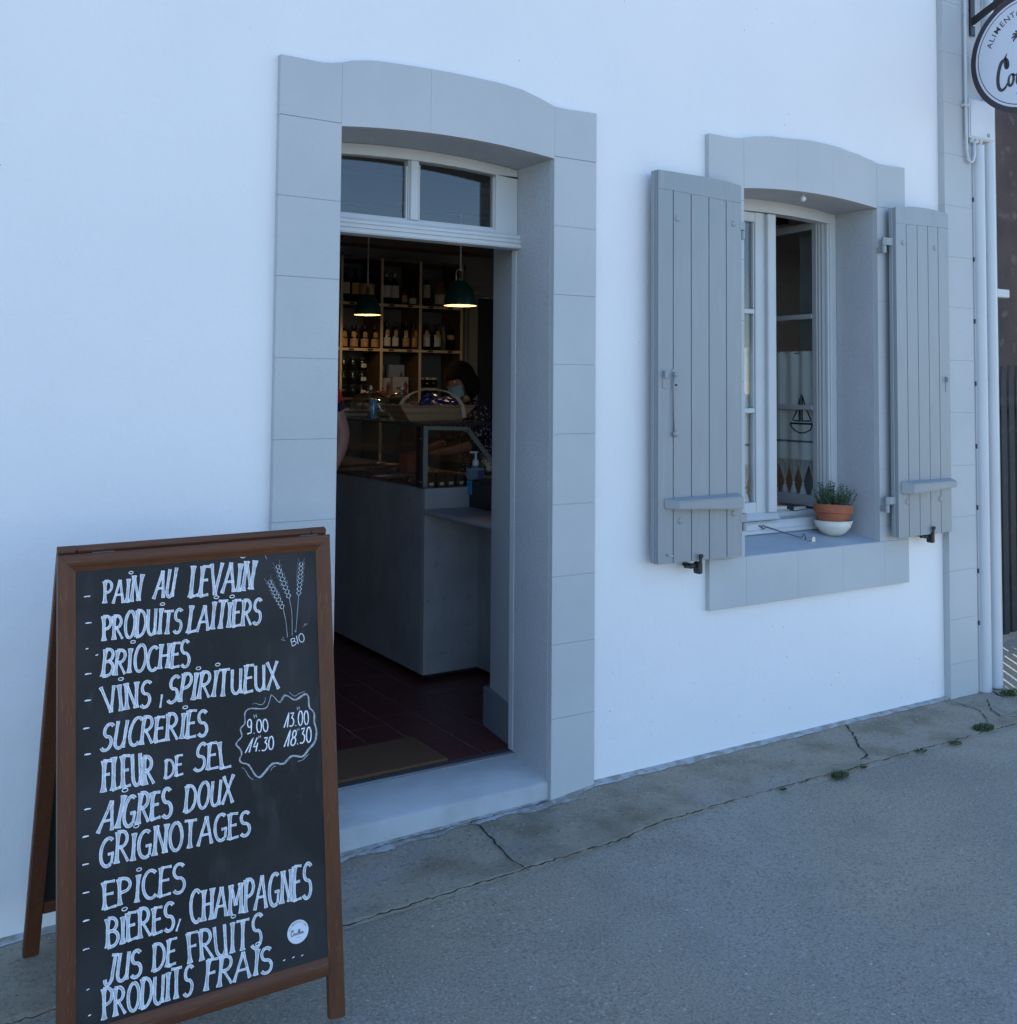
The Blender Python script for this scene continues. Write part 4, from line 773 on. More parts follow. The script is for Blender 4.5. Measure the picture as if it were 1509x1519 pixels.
for y in (-0.17, 0.17):
    bm = new(); tube(bm, [(0, y, 0.26), (0, y, 0.395)], 0.003, 6); obj('hanger', bm, black, sign)
br = thing('sign_bracket', 'black iron bracket on the corner strip carrying the round sign', 'bracket', (5.02, -0.0125, 3.47))
bm = new(); box(bm, -0.012, 0.028, -0.014, 0.0, -0.010, 0.60, 0.003); obj('wall_bar', bm, black, br)
bm = new(); box(bm, -0.010, 0.014, -0.62, -0.015, 0.200, 0.225, 0.002); obj('arm', bm, black, br)
bm = new(); prism(bm, [(-0.015, 0.045), (-0.015, 0.085), (-0.30, 0.20), (-0.36, 0.20)], YZ, -0.006, 0.010); obj('brace', bm, black, br)
for z in (0.045, 0.45):
    bm = new(); sphere(bm, (0.008, -0.016, z), 0.007, n=6); obj('screw', bm, steel, br)

# ------------------------------------------------------------------ fence and brown building beyond the corner
fence = thing('picket_fence', 'dark grey metal picket fence beyond the right corner of the house', 'fence', (6.4, 0.65, 0.0))
pk = None
for i in range(30):
    x = -1.10 + i * 0.0835; 
    if pk is None:
        bm = new(); zt = 1.735
        prism(bm, [(-0.029, 0.02), (0.029, 0.02), (0.029, zt - 0.13), (0.012, zt), (-0.012, zt), (-0.029, zt - 0.13)], XZ, -0.016, 0.004, 0.002); pk = obj('picket', bm, fence_m, fence, (x, 0, 0))
    else:
        c = pk.copy(); COL.objects.link(c); c.location = (x, 0, random.uniform(-0.006, 0.006))
for z in (0.35, 1.42):
    bm = new(); box(bm, -1.2, 1.4, 0.006, 0.04, z, z + 0.04, 0.003); obj('fence_rail', bm, fence_m, fence)
bb = thing('brown_building', 'brown roughcast building standing behind the picket fence', 'building', (11.5, 3.0, 0))
bm = new(); box(bm, -2.6, 3.5, 0.0, 5.0, -0.2, 5.75); obj('wall', bm, brown_wall, bb)
bm = new(); box(bm, -1.80, -1.575, -0.16, -0.002, 2.515, 2.60, 0.008); obj('ledge', bm, mat('ledge_white', (0.6, 0.6, 0.57), 0.6), bb)
# dark hedge like backdrop wall of the alley behind the pickets
yw = thing('yard_wall', 'low dark wall running behind the picket fence', 'wall', (7.4, 2.0, 0)); bm = new(); box(bm, -1.9, 1.1, 0.0, 0.15, -0.2, 1.35, 0.01); obj('masonry', bm, mat('yard_wall_dark', (0.03, 0.03, 0.032), 0.9, bump=[(20, 5, 0.01)]), yw)

# ------------------------------------------------------------------ weeds
def weed(x, y, r, h, n, lbl, seed, flat=False):
    t = thing('weed', lbl, 'weed', (x, y, gz(x) - 0.004)); rn = random.Random(seed); bm = new()
    for i in range(n):
        a = rn.uniform(0, 6.28); rr = r * math.sqrt(rn.random()); px, py = rr * math.cos(a) * 1.7, rr * math.sin(a); L = h * rn.uniform(0.4, 1.0); b = rn.uniform(0, 6.28); w = rn.uniform(0.0015, 0.0035); ln = rn.uniform(0.2, 0.9) * L
        p0 = Vector((px, py, 0)); p1 = p0 + Vector((math.cos(b) * ln * 0.5, math.sin(b) * ln * 0.5, L * 0.7)); p2 = p0 + Vector((math.cos(b) * ln * 1.2, math.sin(b) * ln * 1.2, L))
        s = Vector((-math.sin(b), math.cos(b), 0)) * w; bm.faces.new([bm.verts.new(p0 - s * .5), bm.verts.new(p0 + s * .5), bm.verts.new(p1 + s), bm.verts.new(p1 - s)]); bm.faces.new([bm.verts.new(p1 - s), bm.verts.new(p1 + s), bm.verts.new(p2)])
    obj('blades', bm, grass, t, kind='stuff')
weed(3.455, -0.425, 0.026, 0.018, 240, 'small green weed in the joint line in front of the blank wall below the window', 1)
weed(3.62, -0.410, 0.009, 0.008, 60, 'tiny weed just right of the tuft in the pavement joint', 2)
weed(4.52, -0.362, 0.036, 0.018, 380, 'bright green weed spreading from the joint near the corner strip', 3)
weed(5.14, -0.11, 0.038, 0.030, 300, 'grassy weed at the foot of the cable covers', 4)
weed(4.22, -0.424, 0.022, 0.006, 160, 'flat olive moss patch in the joint between the two larger weeds', 5)
weed(3.15, -0.405, 0.010, 0.006, 70, 'thin moss line in the joint left of the first weed', 6)
weed(4.00, -0.405, 0.020, 0.008, 90, 'faint moss in the joint line nearer the long wall crack', 8)

# ------------------------------------------------------------------ window sill things
bowl = thing('bowl', 'cream glazed bowl on the window sill holding the terracotta pot', 'bowl', (4.100, 0.150, 0.8505))
bm = new(); lathe(bm, [(0, 0), (0.035, 0.0), (0.062, 0.017), (0.083, 0.042), (0.095, 0.076), (0.091, 0.076), (0.080, 0.046), (0.058, 0.022), (0, 0.012)], 32); obj('bowl_body', bm, cream, bowl, smooth=True)
pot = thing('flower_pot', 'terracotta pot with a small green herb plant tilted in the cream bowl', 'potted plant', (4.100, 0.150, 0.868)); pot.rotation_euler = (R(-3), R(5), 0)
bm = new(); lathe(bm, [(0, 0), (0.061, 0), (0.0815, 0.088), (0.0905, 0.090), (0.0955, 0.126), (0.0945, 0.130), (0.088, 0.130), (0.084, 0.105), (0, 0.105)], 36)
smooth_angle(obj('pot_body', bm, terra, pot), 40)
bm = new(); lathe(bm, [(0, 0.112), (0.05, 0.114), (0.086, 0.108)], 20); obj('soil', bm, soil, pot)
rn = random.Random(11); bl_, bd_, stm = new(), new(), new()
for i in range(95):
    a = rn.uniform(0, 6.28); rr = rn.uniform(0, 0.068); p = Vector((rr * math.cos(a), rr * math.sin(a), 0.11)); dr = Vector((math.cos(a) * rn.uniform(0.0, 0.85), math.sin(a) * rn.uniform(0.0, 0.85), 1)).normalized()
    L = rn.uniform(0.045, 0.140); pts = [p]
    for k in range(9):
        dr = (dr + Vector((rn.uniform(-.22, .22), rn.uniform(-.22, .22), 0.02))).normalized(); p = p + dr * L / 9; pts.append(p)
        for _ in range(4):
            q = Vector((rn.uniform(-1, 1), rn.uniform(-1, 1), rn.uniform(-0.3, 1))).normalized(); w = q.cross(Vector((rn.uniform(-1, 1), rn.uniform(-1, 1), 1))).normalized() * 0.0030; l = q * rn.uniform(0.006, 0.012)
            tgt = bl_ if rn.random() < 0.6 else bd_
            tgt.faces.new([tgt.verts.new(p), tgt.verts.new(p + l * .5 + w), tgt.verts.new(p + l), tgt.verts.new(p + l * .5 - w)])
    tube(stm, pts[::3] + [pts[-1]], 0.0008, 4, False)
obj('foliage', bl_, leaf, pot, kind='stuff'); obj('dark_foliage', bd_, leaf_d, pot, kind='stuff'); obj('stems', stm, leaf_d, pot, kind='stuff')
hk = thing('iron_hook', 'thin dark iron hook rod lying across the window sill', 'hook', (3.72, 0.243, 0.904))
bm = new(); tube(bm, [(-0.025, 0.008, 0.006), (-0.012, 0.004, 0.002), (0, 0, 0.006), (0.012, -0.004, 0.000), (0, 0, -0.010), (-0.012, 0.004, -0.002)], 0.003, 8)
tube(bm, [(0.012, -0.004, 0.0), (0.066, -0.053, -0.022), (0.127, -0.113, -0.045), (0.138, -0.116, -0.042), (0.143, -0.118, -0.028), (0.147, -0.122, -0.030), (0.146, -0.128, -0.056)], 0.0032, 8); obj('rod', bm, iron, hk, smooth=True)
ck = thing('steel_clip', 'small bent steel plate at the end of the iron hook', 'clip', (3.885, 0.085, 0.840))
bm = new(); prism(bm, [(-0.010, 0), (0.012, 0), (0.014, 0.014), (0.006, 0.026), (-0.004, 0.026), (-0.012, 0.012)], XZ, -0.002, 0.001, 0.0005); box(bm, -0.034, -0.010, -0.001, 0.016, -0.001, 0.001); obj('plate', bm, steel, ck)
def book(name, label, x, y, z, sx, sy, sz, rz, m):
    t = thing(name, label, 'book', (x, y, z), rz, 'books on the inner window sill'); bm = new(); box(bm, -sx / 2, sx / 2, -sy / 2, sy / 2, 0, sz, 0.001); obj('cover', bm, m, t)
    bm = new(); box(bm, -sx / 2 + 0.002, sx / 2 - 0.002, -sy / 2 - 0.0006, sy / 2 - 0.003, sz * 0.15, sz * 0.85); obj('pages', bm, mat('paper', (0.55, 0.53, 0.47), 0.9), t)
book('book', 'thin pale booklet lying lowest on the inner window sill', 3.93, 0.400, 0.9552, 0.26, 0.12, 0.006, 0.15, mat('cover_pale', (0.45, 0.45, 0.42), 0.6))
book('book', 'thicker tan book lying on the pale booklet behind the window', 3.90, 0.420, 0.9615, 0.20, 0.12, 0.020, -0.25, mat('cover_tan', (0.34, 0.28, 0.20), 0.6))
book('book', 'topmost grey book of the pile on the inner sill', 3.87, 0.425, 0.9818, 0.17, 0.11, 0.012, 0.35, mat('cover_grey', (0.30, 0.31, 0.31), 0.6))
book('book', 'dark book lying behind the flower pot on the inner sill', 4.06, 0.390, 0.9552, 0.10, 0.12, 0.022, 0.1, mat('cover_dark', (0.05, 0.05, 0.06), 0.6))

# curtains
lm = bpy.data.materials.new('lace_net'); lm.use_nodes = True; nt = lm.node_tree; pb = nt.nodes['Principled BSDF']; pb.inputs['Base Color'].default_value = (0.7, 0.7, 0.69, 1); pb.inputs['Roughness'].default_value = 0.9
tc = nt.nodes.new('ShaderNodeTexCoord'); mx = []
for rot in (R(45), R(-45)):
    mp = nt.nodes.new('ShaderNodeMapping'); sp_ = nt.nodes.new('ShaderNodeVectorMath'); sp_.operation = 'DOT_PRODUCT'
    sp_.inputs[1].default_value = (1, 1, 1 if rot > 0 else -1); nt.links.new(tc.outputs['Object'], sp_.inputs[0])
    m1 = nt.nodes.new('ShaderNodeMath'); m1.operation = 'MULTIPLY'; m1.inputs[1].default_value = 95; nt.links.new(sp_.outputs['Value'], m1.inputs[0])
    m2 = nt.nodes.new('ShaderNodeMath'); m2.operation = 'FRACT'; nt.links.new(m1.outputs[0], m2.inputs[0])
    m3 = nt.nodes.new('ShaderNodeMath'); m3.operation = 'LESS_THAN'; m3.inputs[1].default_value = 0.34; nt.links.new(m2.outputs[0], m3.inputs[0]); mx.append(m3)
mm = nt.nodes.new('ShaderNodeMath'); mm.operation = 'MAXIMUM'; nt.links.new(mx[0].outputs[0], mm.inputs[0]); nt.links.new(mx[1].outputs[0], mm.inputs[1]); nt.links.new(mm.outputs[0], pb.inputs['Alpha'])
def curtain(label, org, du, dn, w, seed, boat=True):
    """org: lower reference corner (z=0), du: unit vector along, dn: unit vector out of the cloth towards the street"""
    t = thing('curtain', label, 'curtain', org); du = Vector(du); dn = Vector(dn)
    def T(s, z, off=0.0):
        f = 0.0040 * math.sin(s * 75 + seed) * (0.5 + 0.9 * (z - 1.0) / 0.77) + 0.004 * math.sin(s * 31 + 1.3 * seed + z * 3)
        p = du * s + dn * (f + off); return (p.x, p.y, z)
    bm = new(); ns = 60; zs = [1.196 + (1.745 - 1.196) * i / 14 for i in range(15)] + [1.752, 1.762]
    g_ = [[bm.verts.new(T(w * i / ns, z + (0.004 * math.sin(i * 1.9) if z > 1.76 else 0), 0.004 if z > 1.748 and z < 1.76 else 0)) for z in zs] for i in range(ns + 1)]
    for i in range(ns):
        for j in range(len(zs) - 1): bm.faces.new((g_[i][j], g_[i + 1][j], g_[i + 1][j + 1], g_[i][j + 1]))
    cl = obj('cloth', bm, curtain_m, t, smooth=True)
    # lace points, their edging and tassels
    npt = max(2, round(w / 0.062)); pw = w / npt; bl2 = new(); eb2 = new()
    for i in range(npt):
        s0 = i * pw; s1 = s0 + pw; sm = (s0 + s1) / 2; n = 8; top = [T(s0 + pw * k / n, 1.1965, 0.0) for k in range(n + 1)]; 
        bot = [T(s0 + pw * k / n, 1.180 - 0.10 * (1 - abs(2 * k / n - 1)) ** 1.0, 0.0) for k in range(n + 1)]
        A = [bl2.verts.new(p) for p in top]; B = [bl2.verts.new(p) for p in bot]
        for k in range(n): bl2.faces.new((A[k], A[k + 1], B[k + 1], B[k]))
        tube(eb2, bot, 0.0016, 5)
        tube(eb2, [T(s0 + pw * 0.5, 1.196, 0.002), T(s0 + pw * 0.5, 1.085, 0.002)], 0.0010, 4)
        bmt = new(); p = T(sm, 1.078); lathe(bmt, [(0, 0.004), (0.007, 0.0), (0.0075, -0.009), (0.005, -0.013), (0.012, -0.026), (0.021, -0.062), (0.015, -0.066), (0, -0.060)], 12, p); obj('tassel', bmt, thread_w, t)
    tube(eb2, [T(w * k / 40, 1.197, 0.001) for k in range(41)], 0.0016, 5)
    obj('lace', bl2, lm, t); obj('lace_edging', eb2, thread_w, t)
    bm = new(); n = 46
    for k in range(n):                                             # drawn thread row: little dark gaps
        s0 = w * k / n; q = [T(s0, 1.286, 0.0015), T(s0 + w / n * 0.72, 1.286, 0.0015), T(s0 + w / n * 0.72, 1.297, 0.0015), T(s0, 1.297, 0.0015)]
        bm.faces.new([bm.verts.new(p) for p in q])
    obj('thread_row', bm, thread_d, t)
    if boat:
        c = 0.113; bm = new(); E = lambda s, z: T(c - s, z, 0.0022)
        def ln(pts, r=0.0034):
            q = []
            for a, b in zip(pts, pts[1:]): q += [(a[0] + (b[0] - a[0]) * k / 6, a[1] + (b[1] - a[1]) * k / 6) for k in range(6)]
            tube(bm, [E(*p) for p in q + [pts[-1]]], r, 5)
        hull = [(-0.075, 1.384), (-0.062, 1.362), (-0.040, 1.345), (-0.010, 1.336), (0.030, 1.338), (0.058, 1.352), (0.072, 1.384)]
        ln(hull); ln([(-0.075, 1.384), (0.072, 1.384)], 0.0050); ln([(0.0, 1.395), (0.0, 1.535)], 0.0018)
        ln([(-0.012, 1.398), (-0.060, 1.400), (-0.028, 1.462), (-0.012, 1.515), (-0.012, 1.398)]); ln([(0.014, 1.398), (0.066, 1.400), (0.042, 1.45), (0.014, 1.535), (0.014, 1.398)])
        pass
        obj('boat_embroidery', bm, thread_d, t)
    bm = new(); tube(bm, [T(0, 1.752, -0.004), T(w, 1.752, -0.004)], 0.003, 6); obj('rod', bm, steel, t)
    return t
curtain('white cotton half curtain with an embroidered sailing boat and tassels on the open casement', (4.212, 0.335, 0.0), (0, 1, 0), (-1, 0, 0), 0.335, 0.6)
curtain('white cotton half curtain with lace and tassels behind the closed casement', (3.44, 0.325, 0.0), (1, 0, 0), (0, -1, 0), 0.27, 2.2, True)
# ------------------------------------------------------------------ shop interior
FZ = 0.093
bm = new(); box(bm, 0.5, 4.95, 0.25, 4.7, -0.05, FZ - 0.0022); floor = struct('floor', bm, grout)
tp = None; tw = 0.175; nt_ = 0
for i in range(-7, 15):
    x0 = 2.21 + i * tw
    if x0 < 1.1 or x0 > 4.7: continue
    off = 0.0 if i % 2 else 0.09
    for j in range(0, 22):
        y0 = 0.30 + off + j * 0.18 - 0.09
        if y0 + 0.18 < 0.30 or y0 > 4.4: continue
        if i > 2 and y0 > 1.5: continue
        ya = max(y0, 0.302)
        if x0 + tw > 2.34 and y0 < 0.42 and False: continue
        nt_ += 1
        if nt_ > 290: break
        if tp is None or ya != y0:
            bm = new(); box(bm, 0, tw - 0.0048, 0, (y0 + 0.1752) - ya, -0.004, 0.0, 0.0006); o = obj('tile', bm, tile_m, floor, (x0, ya, FZ + random.uniform(-0.0004, 0.0004)))
            if ya == y0: tp = o
        else:
            o = tp.copy(); COL.objects.link(o); o.location = (x0, y0, FZ + random.uniform(-0.0004, 0.0004))
# inner walls and ceiling
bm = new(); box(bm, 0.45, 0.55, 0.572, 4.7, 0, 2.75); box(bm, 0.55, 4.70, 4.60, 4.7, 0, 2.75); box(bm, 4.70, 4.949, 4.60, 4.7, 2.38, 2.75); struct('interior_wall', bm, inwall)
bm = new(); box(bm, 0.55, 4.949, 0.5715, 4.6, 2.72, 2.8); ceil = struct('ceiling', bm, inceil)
for k, y in enumerate([1.2, 2.0, 2.8, 3.6]):
    bm = new(); box(bm, 0.56, 4.94, y, y + 0.10, 2.60, 2.7195, 0.004); obj('beam', bm, beam_m, ceil)
bm = new(); box(bm, 4.69, 4.949, 4.72, 4.74, 0.09, 2.37); dark_panel = tag(obj('dark_opening_panel', bm, mat('opening_darkness', (0.05, 0.05, 0.055), 0.6)), 'dark panel standing for the unlit doorway opening at the back of the shop right of the shelves', 'door')  # dark sheet painting the darkness inside the doorway opening
bm = new(); box(bm, 4.60, 4.69, 4.575, 4.599, 0.09, 2.40, 0.003); box(bm, 4.60, 4.948, 4.576, 4.599, 2.401, 2.46, 0.003); obj('door_trim', bm, mat('trim_pale', (0.42, 0.38, 0.30), 0.6), dark_panel)
bm = new(); sphere(bm, (4.72, 4.705, 1.1), 0.02, n=6); obj('handle', bm, brass, dark_panel)
dm = thing('door_mat', 'brown coir doormat lying on the red tiles inside the doorway', 'doormat', (1.70, 0.445, FZ)); bm = new(); box(bm, -0.34, 0.34, -0.150, 0.155, 0.0005, 0.014, 0.004); obj('pile', bm, mat_m, dm)
bm = new(); box(bm, -0.345, 0.345, -0.154, 0.159, 0.0002, 0.005); obj('backing', bm, black, dm)

# shelf unit
SY = 4.20
su = thing('shelf_unit', 'pale wooden wall shelf unit filled with bottles and boxes at the back of the shop', 'shelves', (3.6, SY, FZ))
def LS(x0, x1, y0, y1, z0, z1, bev=0.0015): b = new(); box(b, x0 - 3.6, x1 - 3.6, y0 - SY, y1 - SY, z0 - FZ, z1 - FZ, bev); return b
ups = [2.20, 2.545, 2.89, 3.235, 3.580, 3.924, 4.31]
for x in ups:
    obj('upright', LS(x - 0.010, x + 0.010, SY + 0.006, SY + 0.33, 0.1, 2.585), carcass, su); obj('upright_edge', LS(x - 0.0105, x + 0.0105, SY - 0.001, SY + 0.0055, 0.1, 2.585, 0), shelf_lit_m, su)
obj('side_panel', LS(4.322, 4.342, SY - 0.002, SY + 0.34, 0.1, 2.587), carcass, su)
rows = [0.35, 0.72, 1.09, 1.46, 1.846, 2.206]
for z in rows + [2.568]:
    for a, b in zip(ups, ups[1:]): obj('shelf', LS(a + 0.0105, b - 0.0105, SY + 0.006, SY + 0.33, z, z + 0.020), carcass, su); obj('shelf_edge', LS(a + 0.011, b - 0.011, SY, SY + 0.0055, z - 0.0005, z + 0.0205, 0), shelf_lit_m if z in rows[4:] else beam_m, su)  # lamplight as colour: rows by the lamps get bright edges, others dark
obj('back_board', LS(2.19, 4.32, SY + 0.331, SY + 0.345, 0.1, 2.58), shelf_b, su)
lab_m = mat('shelf_label_dark', (0.03, 0.025, 0.02), 0.6)
for z in rows[4:]:
    for a, b in zip(ups, ups[1:]):
        for t_ in (0.25, 0.72): 
            x = a + (b - a) * t_; obj('price_label', LS(x - 0.022, x + 0.022, SY - 0.003, SY + 0.0005, z + 0.003, z + 0.017, 0), lab_m, su)
# bottles
cream_l = mat('label_cream', (0.60, 0.52, 0.36), 0.7, [(60, 4, (0.45, 0.35, 0.22), 0.5, 0.6, 0.7)]); white_l = mat('label_white', (0.66, 0.62, 0.56), 0.7, [(50, 5, (0.35, 0.25, 0.22), 0.56, 0.66, 0.7)]); tan_l = mat('label_tan', (0.55, 0.33, 0.13), 0.7, [(70, 4, (0.42, 0.24, 0.1), 0.5, 0.6, 0.7)])
dk_glass = mat('dark_bottle_glass', (0.012, 0.014, 0.010), 0.08, spec=0.8); red_w = mat('red_print', (0.30, 0.03, 0.02), 0.6); amber = mat('amber_glass', (0.16, 0.05, 0.012), 0.1); clear_g = mat('clear_spirit_glass', (0.20, 0.15, 0.09), 0.08)
def bottle(x, y, z, hgt, r, gm, lm_, lz, tagged, lbl, group, capc=black, shoulder=0.62, neck=0.33):
    t = thing('bottle', lbl, 'bottle', (x, y, z), random.uniform(-0.3, 0.3), group)
    bm = new(); lathe(bm, [(0, 0), (r, 0), (r, hgt * shoulder), (r * 0.85, hgt * (shoulder + 0.07)), (r * neck, hgt * (shoulder + 0.17)), (r * neck, hgt * 0.9), (0, hgt * 0.9)], 16); obj('glass_body', bm, gm, t, smooth=True)
    bm = new(); lathe(bm, [(r * neck * 1.25, hgt * 0.86), (r * neck * 1.25, hgt), (0, hgt)], 12); obj('cap', bm, capc, t)
    if lm_:
        bm = new(); n = 10; a0, a1 = R(205), R(320); z0, z1 = lz
        A = [bm.verts.new((1.02 * r * math.cos(a0 + (a1 - a0) * k / n), 1.02 * r * math.sin(a0 + (a1 - a0) * k / n), hgt * z0)) for k in range(n + 1)]; B = [bm.verts.new((v.co.x, v.co.y, hgt * z1)) for v in A]
        for k in range(n): bm.faces.new((A[k], A[k + 1], B[k + 1], B[k]))
        obj('label', bm, lm_, t)
    if tagged:
        bm = new(); w = r * 0.50; prism(bm, [(-w, hgt * 0.50), (w, hgt * 0.47), (w * 1.05, hgt * 0.68), (0, hgt * 0.75), (-w * 0.9, hgt * 0.70)], lambda a, b, c: (a - r * 0.2, -r * 1.06 - c, b), 0, 0.001); obj('tag', bm, tan_l, t)
    return t
g1 = 'bottles standing on the shop shelves'
zr = 2.226
def px2(x49): return x49 * 0.9248                 # spacing kept from the row measured further back
ORD = ['leftmost', 'second', 'third', 'rightmost']
top_l = 'tall dark bottle with a brown label on the top shelf left of the near lamp'
for k, x in enumerate((3.572, 3.659, 3.735, 3.80)): bottle(px2(x), SY + 0.09, zr, 0.275, 0.036, dk_glass, cream_l if x < 3.6 else tan_l, (0.25, 0.58), False, ORD[k] + ' tall dark bottle on the top shelf, left compartment', g1, neck=0.4)
for x, l in ((3.951, 'left one of the two tall bottles with pale labels in the middle top compartment'), (4.035, 'right one of the two tall bottles with pale labels in the middle top compartment')):
    bottle(px2(x), SY + 0.09, zr, 0.26, 0.040, dk_glass, white_l, (0.22, 0.60), False, l, g1, steel, 0.62, 0.3)
bottle(px2(4.127), SY + 0.09, zr, 0.135, 0.030, amber, tan_l, (0.2, 0.62), False, 'short amber bottle with a tan label between tall bottles and the small jar', g1, neck=0.6)
bottle(px2(4.213), SY + 0.09, zr, 0.130, 0.036, amber, white_l, (0.12, 0.48), False, 'short bottle with a white label next to the bright upright on the top shelf', g1, neck=0.5)
bottle(px2(4.345), SY + 0.08, zr, 0.225, 0.033, dk_glass, cream_l, (0.32, 0.80), False, 'bottle with a long cream label just right of the bright upright on the top shelf', g1, shoulder=0.78, neck=0.4)
t = bottle(px2(4.484), SY + 0.09, zr, 0.21, 0.052, clear_g, cream_l, (0.12, 0.5), False, 'wide clear bottle with red stopper on the top shelf behind the near lamp', g1, red_w, 0.72, 0.5)
bottle(px2(4.60), SY + 0.09, zr, 0.21, 0.040, clear_g, tan_l, (0.12, 0.5), False, 'clear bottle half hidden behind the nearer lamp shade', g1, black, 0.72, 0.5)
zr = 1.866
for k, x in enumerate((3.548, 3.647, 3.74, 3.835)): bottle(px2(x), SY + 0.07, zr, 0.18, 0.036, dk_glass, tan_l, (0.08, 0.42), True, ORD[k] + ' round dark bottle with tan swing tag on the second shelf below the farther lamp', g1, shoulder=0.50, neck=0.5)
for x in (3.60, 3.69, 3.79): bottle(px2(x), SY + 0.16, zr, 0.185, 0.034, dk_glass, None, (0, 0), False, 'dark unlabelled bottle in the back row of the left second shelf compartment', g1, shoulder=0.5)
for k, x in enumerate((3.957, 4.035, 4.140, 4.219)): bottle(px2(x), SY + 0.07, zr, 0.215, 0.032, amber if k == 3 else dk_glass, white_l if k < 2 else tan_l, (0.12, 0.44), True, ORD[k] + ' tagged bottle in the second shelf compartment above the white cartons', g1, shoulder=0.55, neck=0.42)
for k, x in enumerate((3.99, 4.09, 4.18)): bottle(px2(x), SY + 0.17, zr, 0.23, 0.032, dk_glass, None, (0, 0), False, 'dark unlabelled bottle in the back row of the middle second shelf compartment', g1, shoulder=0.55)
for k, x in enumerate((4.345, 4.448)): bottle(px2(x), SY + 0.07, zr, 0.225, 0.033, dk_glass, white_l, (0.14, 0.58), True, ('left' if k == 0 else 'right') + ' of two tagged dark bottles with large white labels under the nearer lamp', g1, shoulder=0.62, neck=0.42)
bottle(px2(4.524), SY + 0.09, zr, 0.24, 0.024, clear_g, None, (0, 0), False, 'slim clear bottle between labelled bottles in the right second shelf compartment', g1, shoulder=0.62, neck=0.5)
bottle(px2(4.590), SY + 0.07, zr, 0.215, 0.034, dk_glass, tan_l, (0.45, 0.62), False, 'dark bottle nearest the side panel on the second shelf', g1, shoulder=0.62, neck=0.42)
for a in (2.25, 2.60, 2.94):
    for k in range(3):
        for zr_ in (2.226, 1.866): bottle(a + 0.03 + 0.09 * k, SY + 0.09, zr_, 0.24, 0.034, dk_glass, tan_l, (0.2, 0.5), False, 'dark bottle on the hidden left part of the shelves', g1)
# jars low left, boxes in the middle
jar_l = 'dark preserve jar stacked on the third shelf behind the customer'
for c_, x in enumerate((3.29, 3.37, 3.45)):
    for k in range(3):
        t = thing('jar', 'dark preserve jar, ' + ('bottom', 'middle', 'top')[k] + ' of the ' + ('left', 'centre', 'right')[c_] + ' stack on the third shelf', 'jar', (x, SY + 0.08, 1.48 + k * 0.105), 0, 'preserve jars on the third shelf'); bm = new(); lathe(bm, [(0, 0), (0.034, 0), (0.036, 0.08), (0.030, 0.088), (0, 0.088)], 14); obj('jar_body', bm, dk_glass, t, smooth=True)
        bm = new(); lathe(bm, [(0.033, 0.0885), (0.033, 0.103), (0, 0.103)], 14); obj('lid', bm, black, t)
        if c_ == 2: bm = new(); box(bm, -0.024, 0.020, -0.0385, -0.0375, 0.025, 0.055); obj('label', bm, white_l, t)
for c_, x in enumerate((3.975, 4.035, 4.095)):
    for k in range(2):
        t = thing('jar', 'small pale topped jar, ' + ('lower', 'upper')[k] + ' one of the ' + ('left', 'middle', 'right')[c_] + ' stack left of the shop assistant', 'jar', (x, SY + 0.08, 1.48 + k * 0.085), 0, 'small jars beside the shop assistant'); bm = new(); lathe(bm, [(0, 0), (0.027, 0), (0.027, 0.06), (0, 0.06)], 12); obj('jar_body', bm, dk_glass, t, smooth=True)
        bm = new(); lathe(bm, [(0.0285, 0.0603), (0.0285, 0.078), (0, 0.078)], 12); obj('lid', bm, cream_l, t)
def gift(x, y, z, w, h, d, lbl, m):
    t = thing('gift_box', lbl, 'box', (x, y, z), 0, 'pale product boxes on the third shelf'); bm = new(); box(bm, -w / 2, w / 2, -d / 2, d / 2, 0, h, 0.001); obj('carton', bm, m, t)
    bm = new(); prism(bm, [(w * 0.12, h * 0.10), (w * 0.42, h * 0.10), (w * 0.46, h * 0.6), (w * 0.30, h * 0.82), (w * 0.14, h * 0.6)], lambda a, b, c: (a, -d / 2 - 0.0006 - c, b), 0, 0.0003); obj('print', bm, mat('print_brown', (0.20, 0.06, 0.05), 0.7), t)
    bm = new(); n = 10; vs = [bm.verts.new((-w * 0.22 + 0.011 * math.cos(6.283 * k / n), -d / 2 - 0.0008, h * 0.45 + 0.011 * math.sin(6.283 * k / n))) for k in range(n)]; bm.faces.new(vs); obj('seal', bm, red_w, t)
card = mat('card_white', (0.50, 0.48, 0.50), 0.7); card_b = mat('card_blue', (0.28, 0.32, 0.42), 0.7)
gift(3.655, SY + 0.12, 1.480, 0.10, 0.155, 0.06, 'white carton with a brown picture at the left of the middle third shelf', card)
gift(3.800, SY + 0.12, 1.480, 0.135, 0.165, 0.06, 'wider white carton with brown bottle picture in the middle third shelf', card)
gift(3.645, SY + 0.20, 1.480, 0.09, 0.265, 0.06, 'tall blue grey carton behind the left white carton', card_b); gift(3.800, SY + 0.20, 1.480, 0.14, 0.265, 0.06, 'wide blue grey carton behind the wider white carton', card_b)

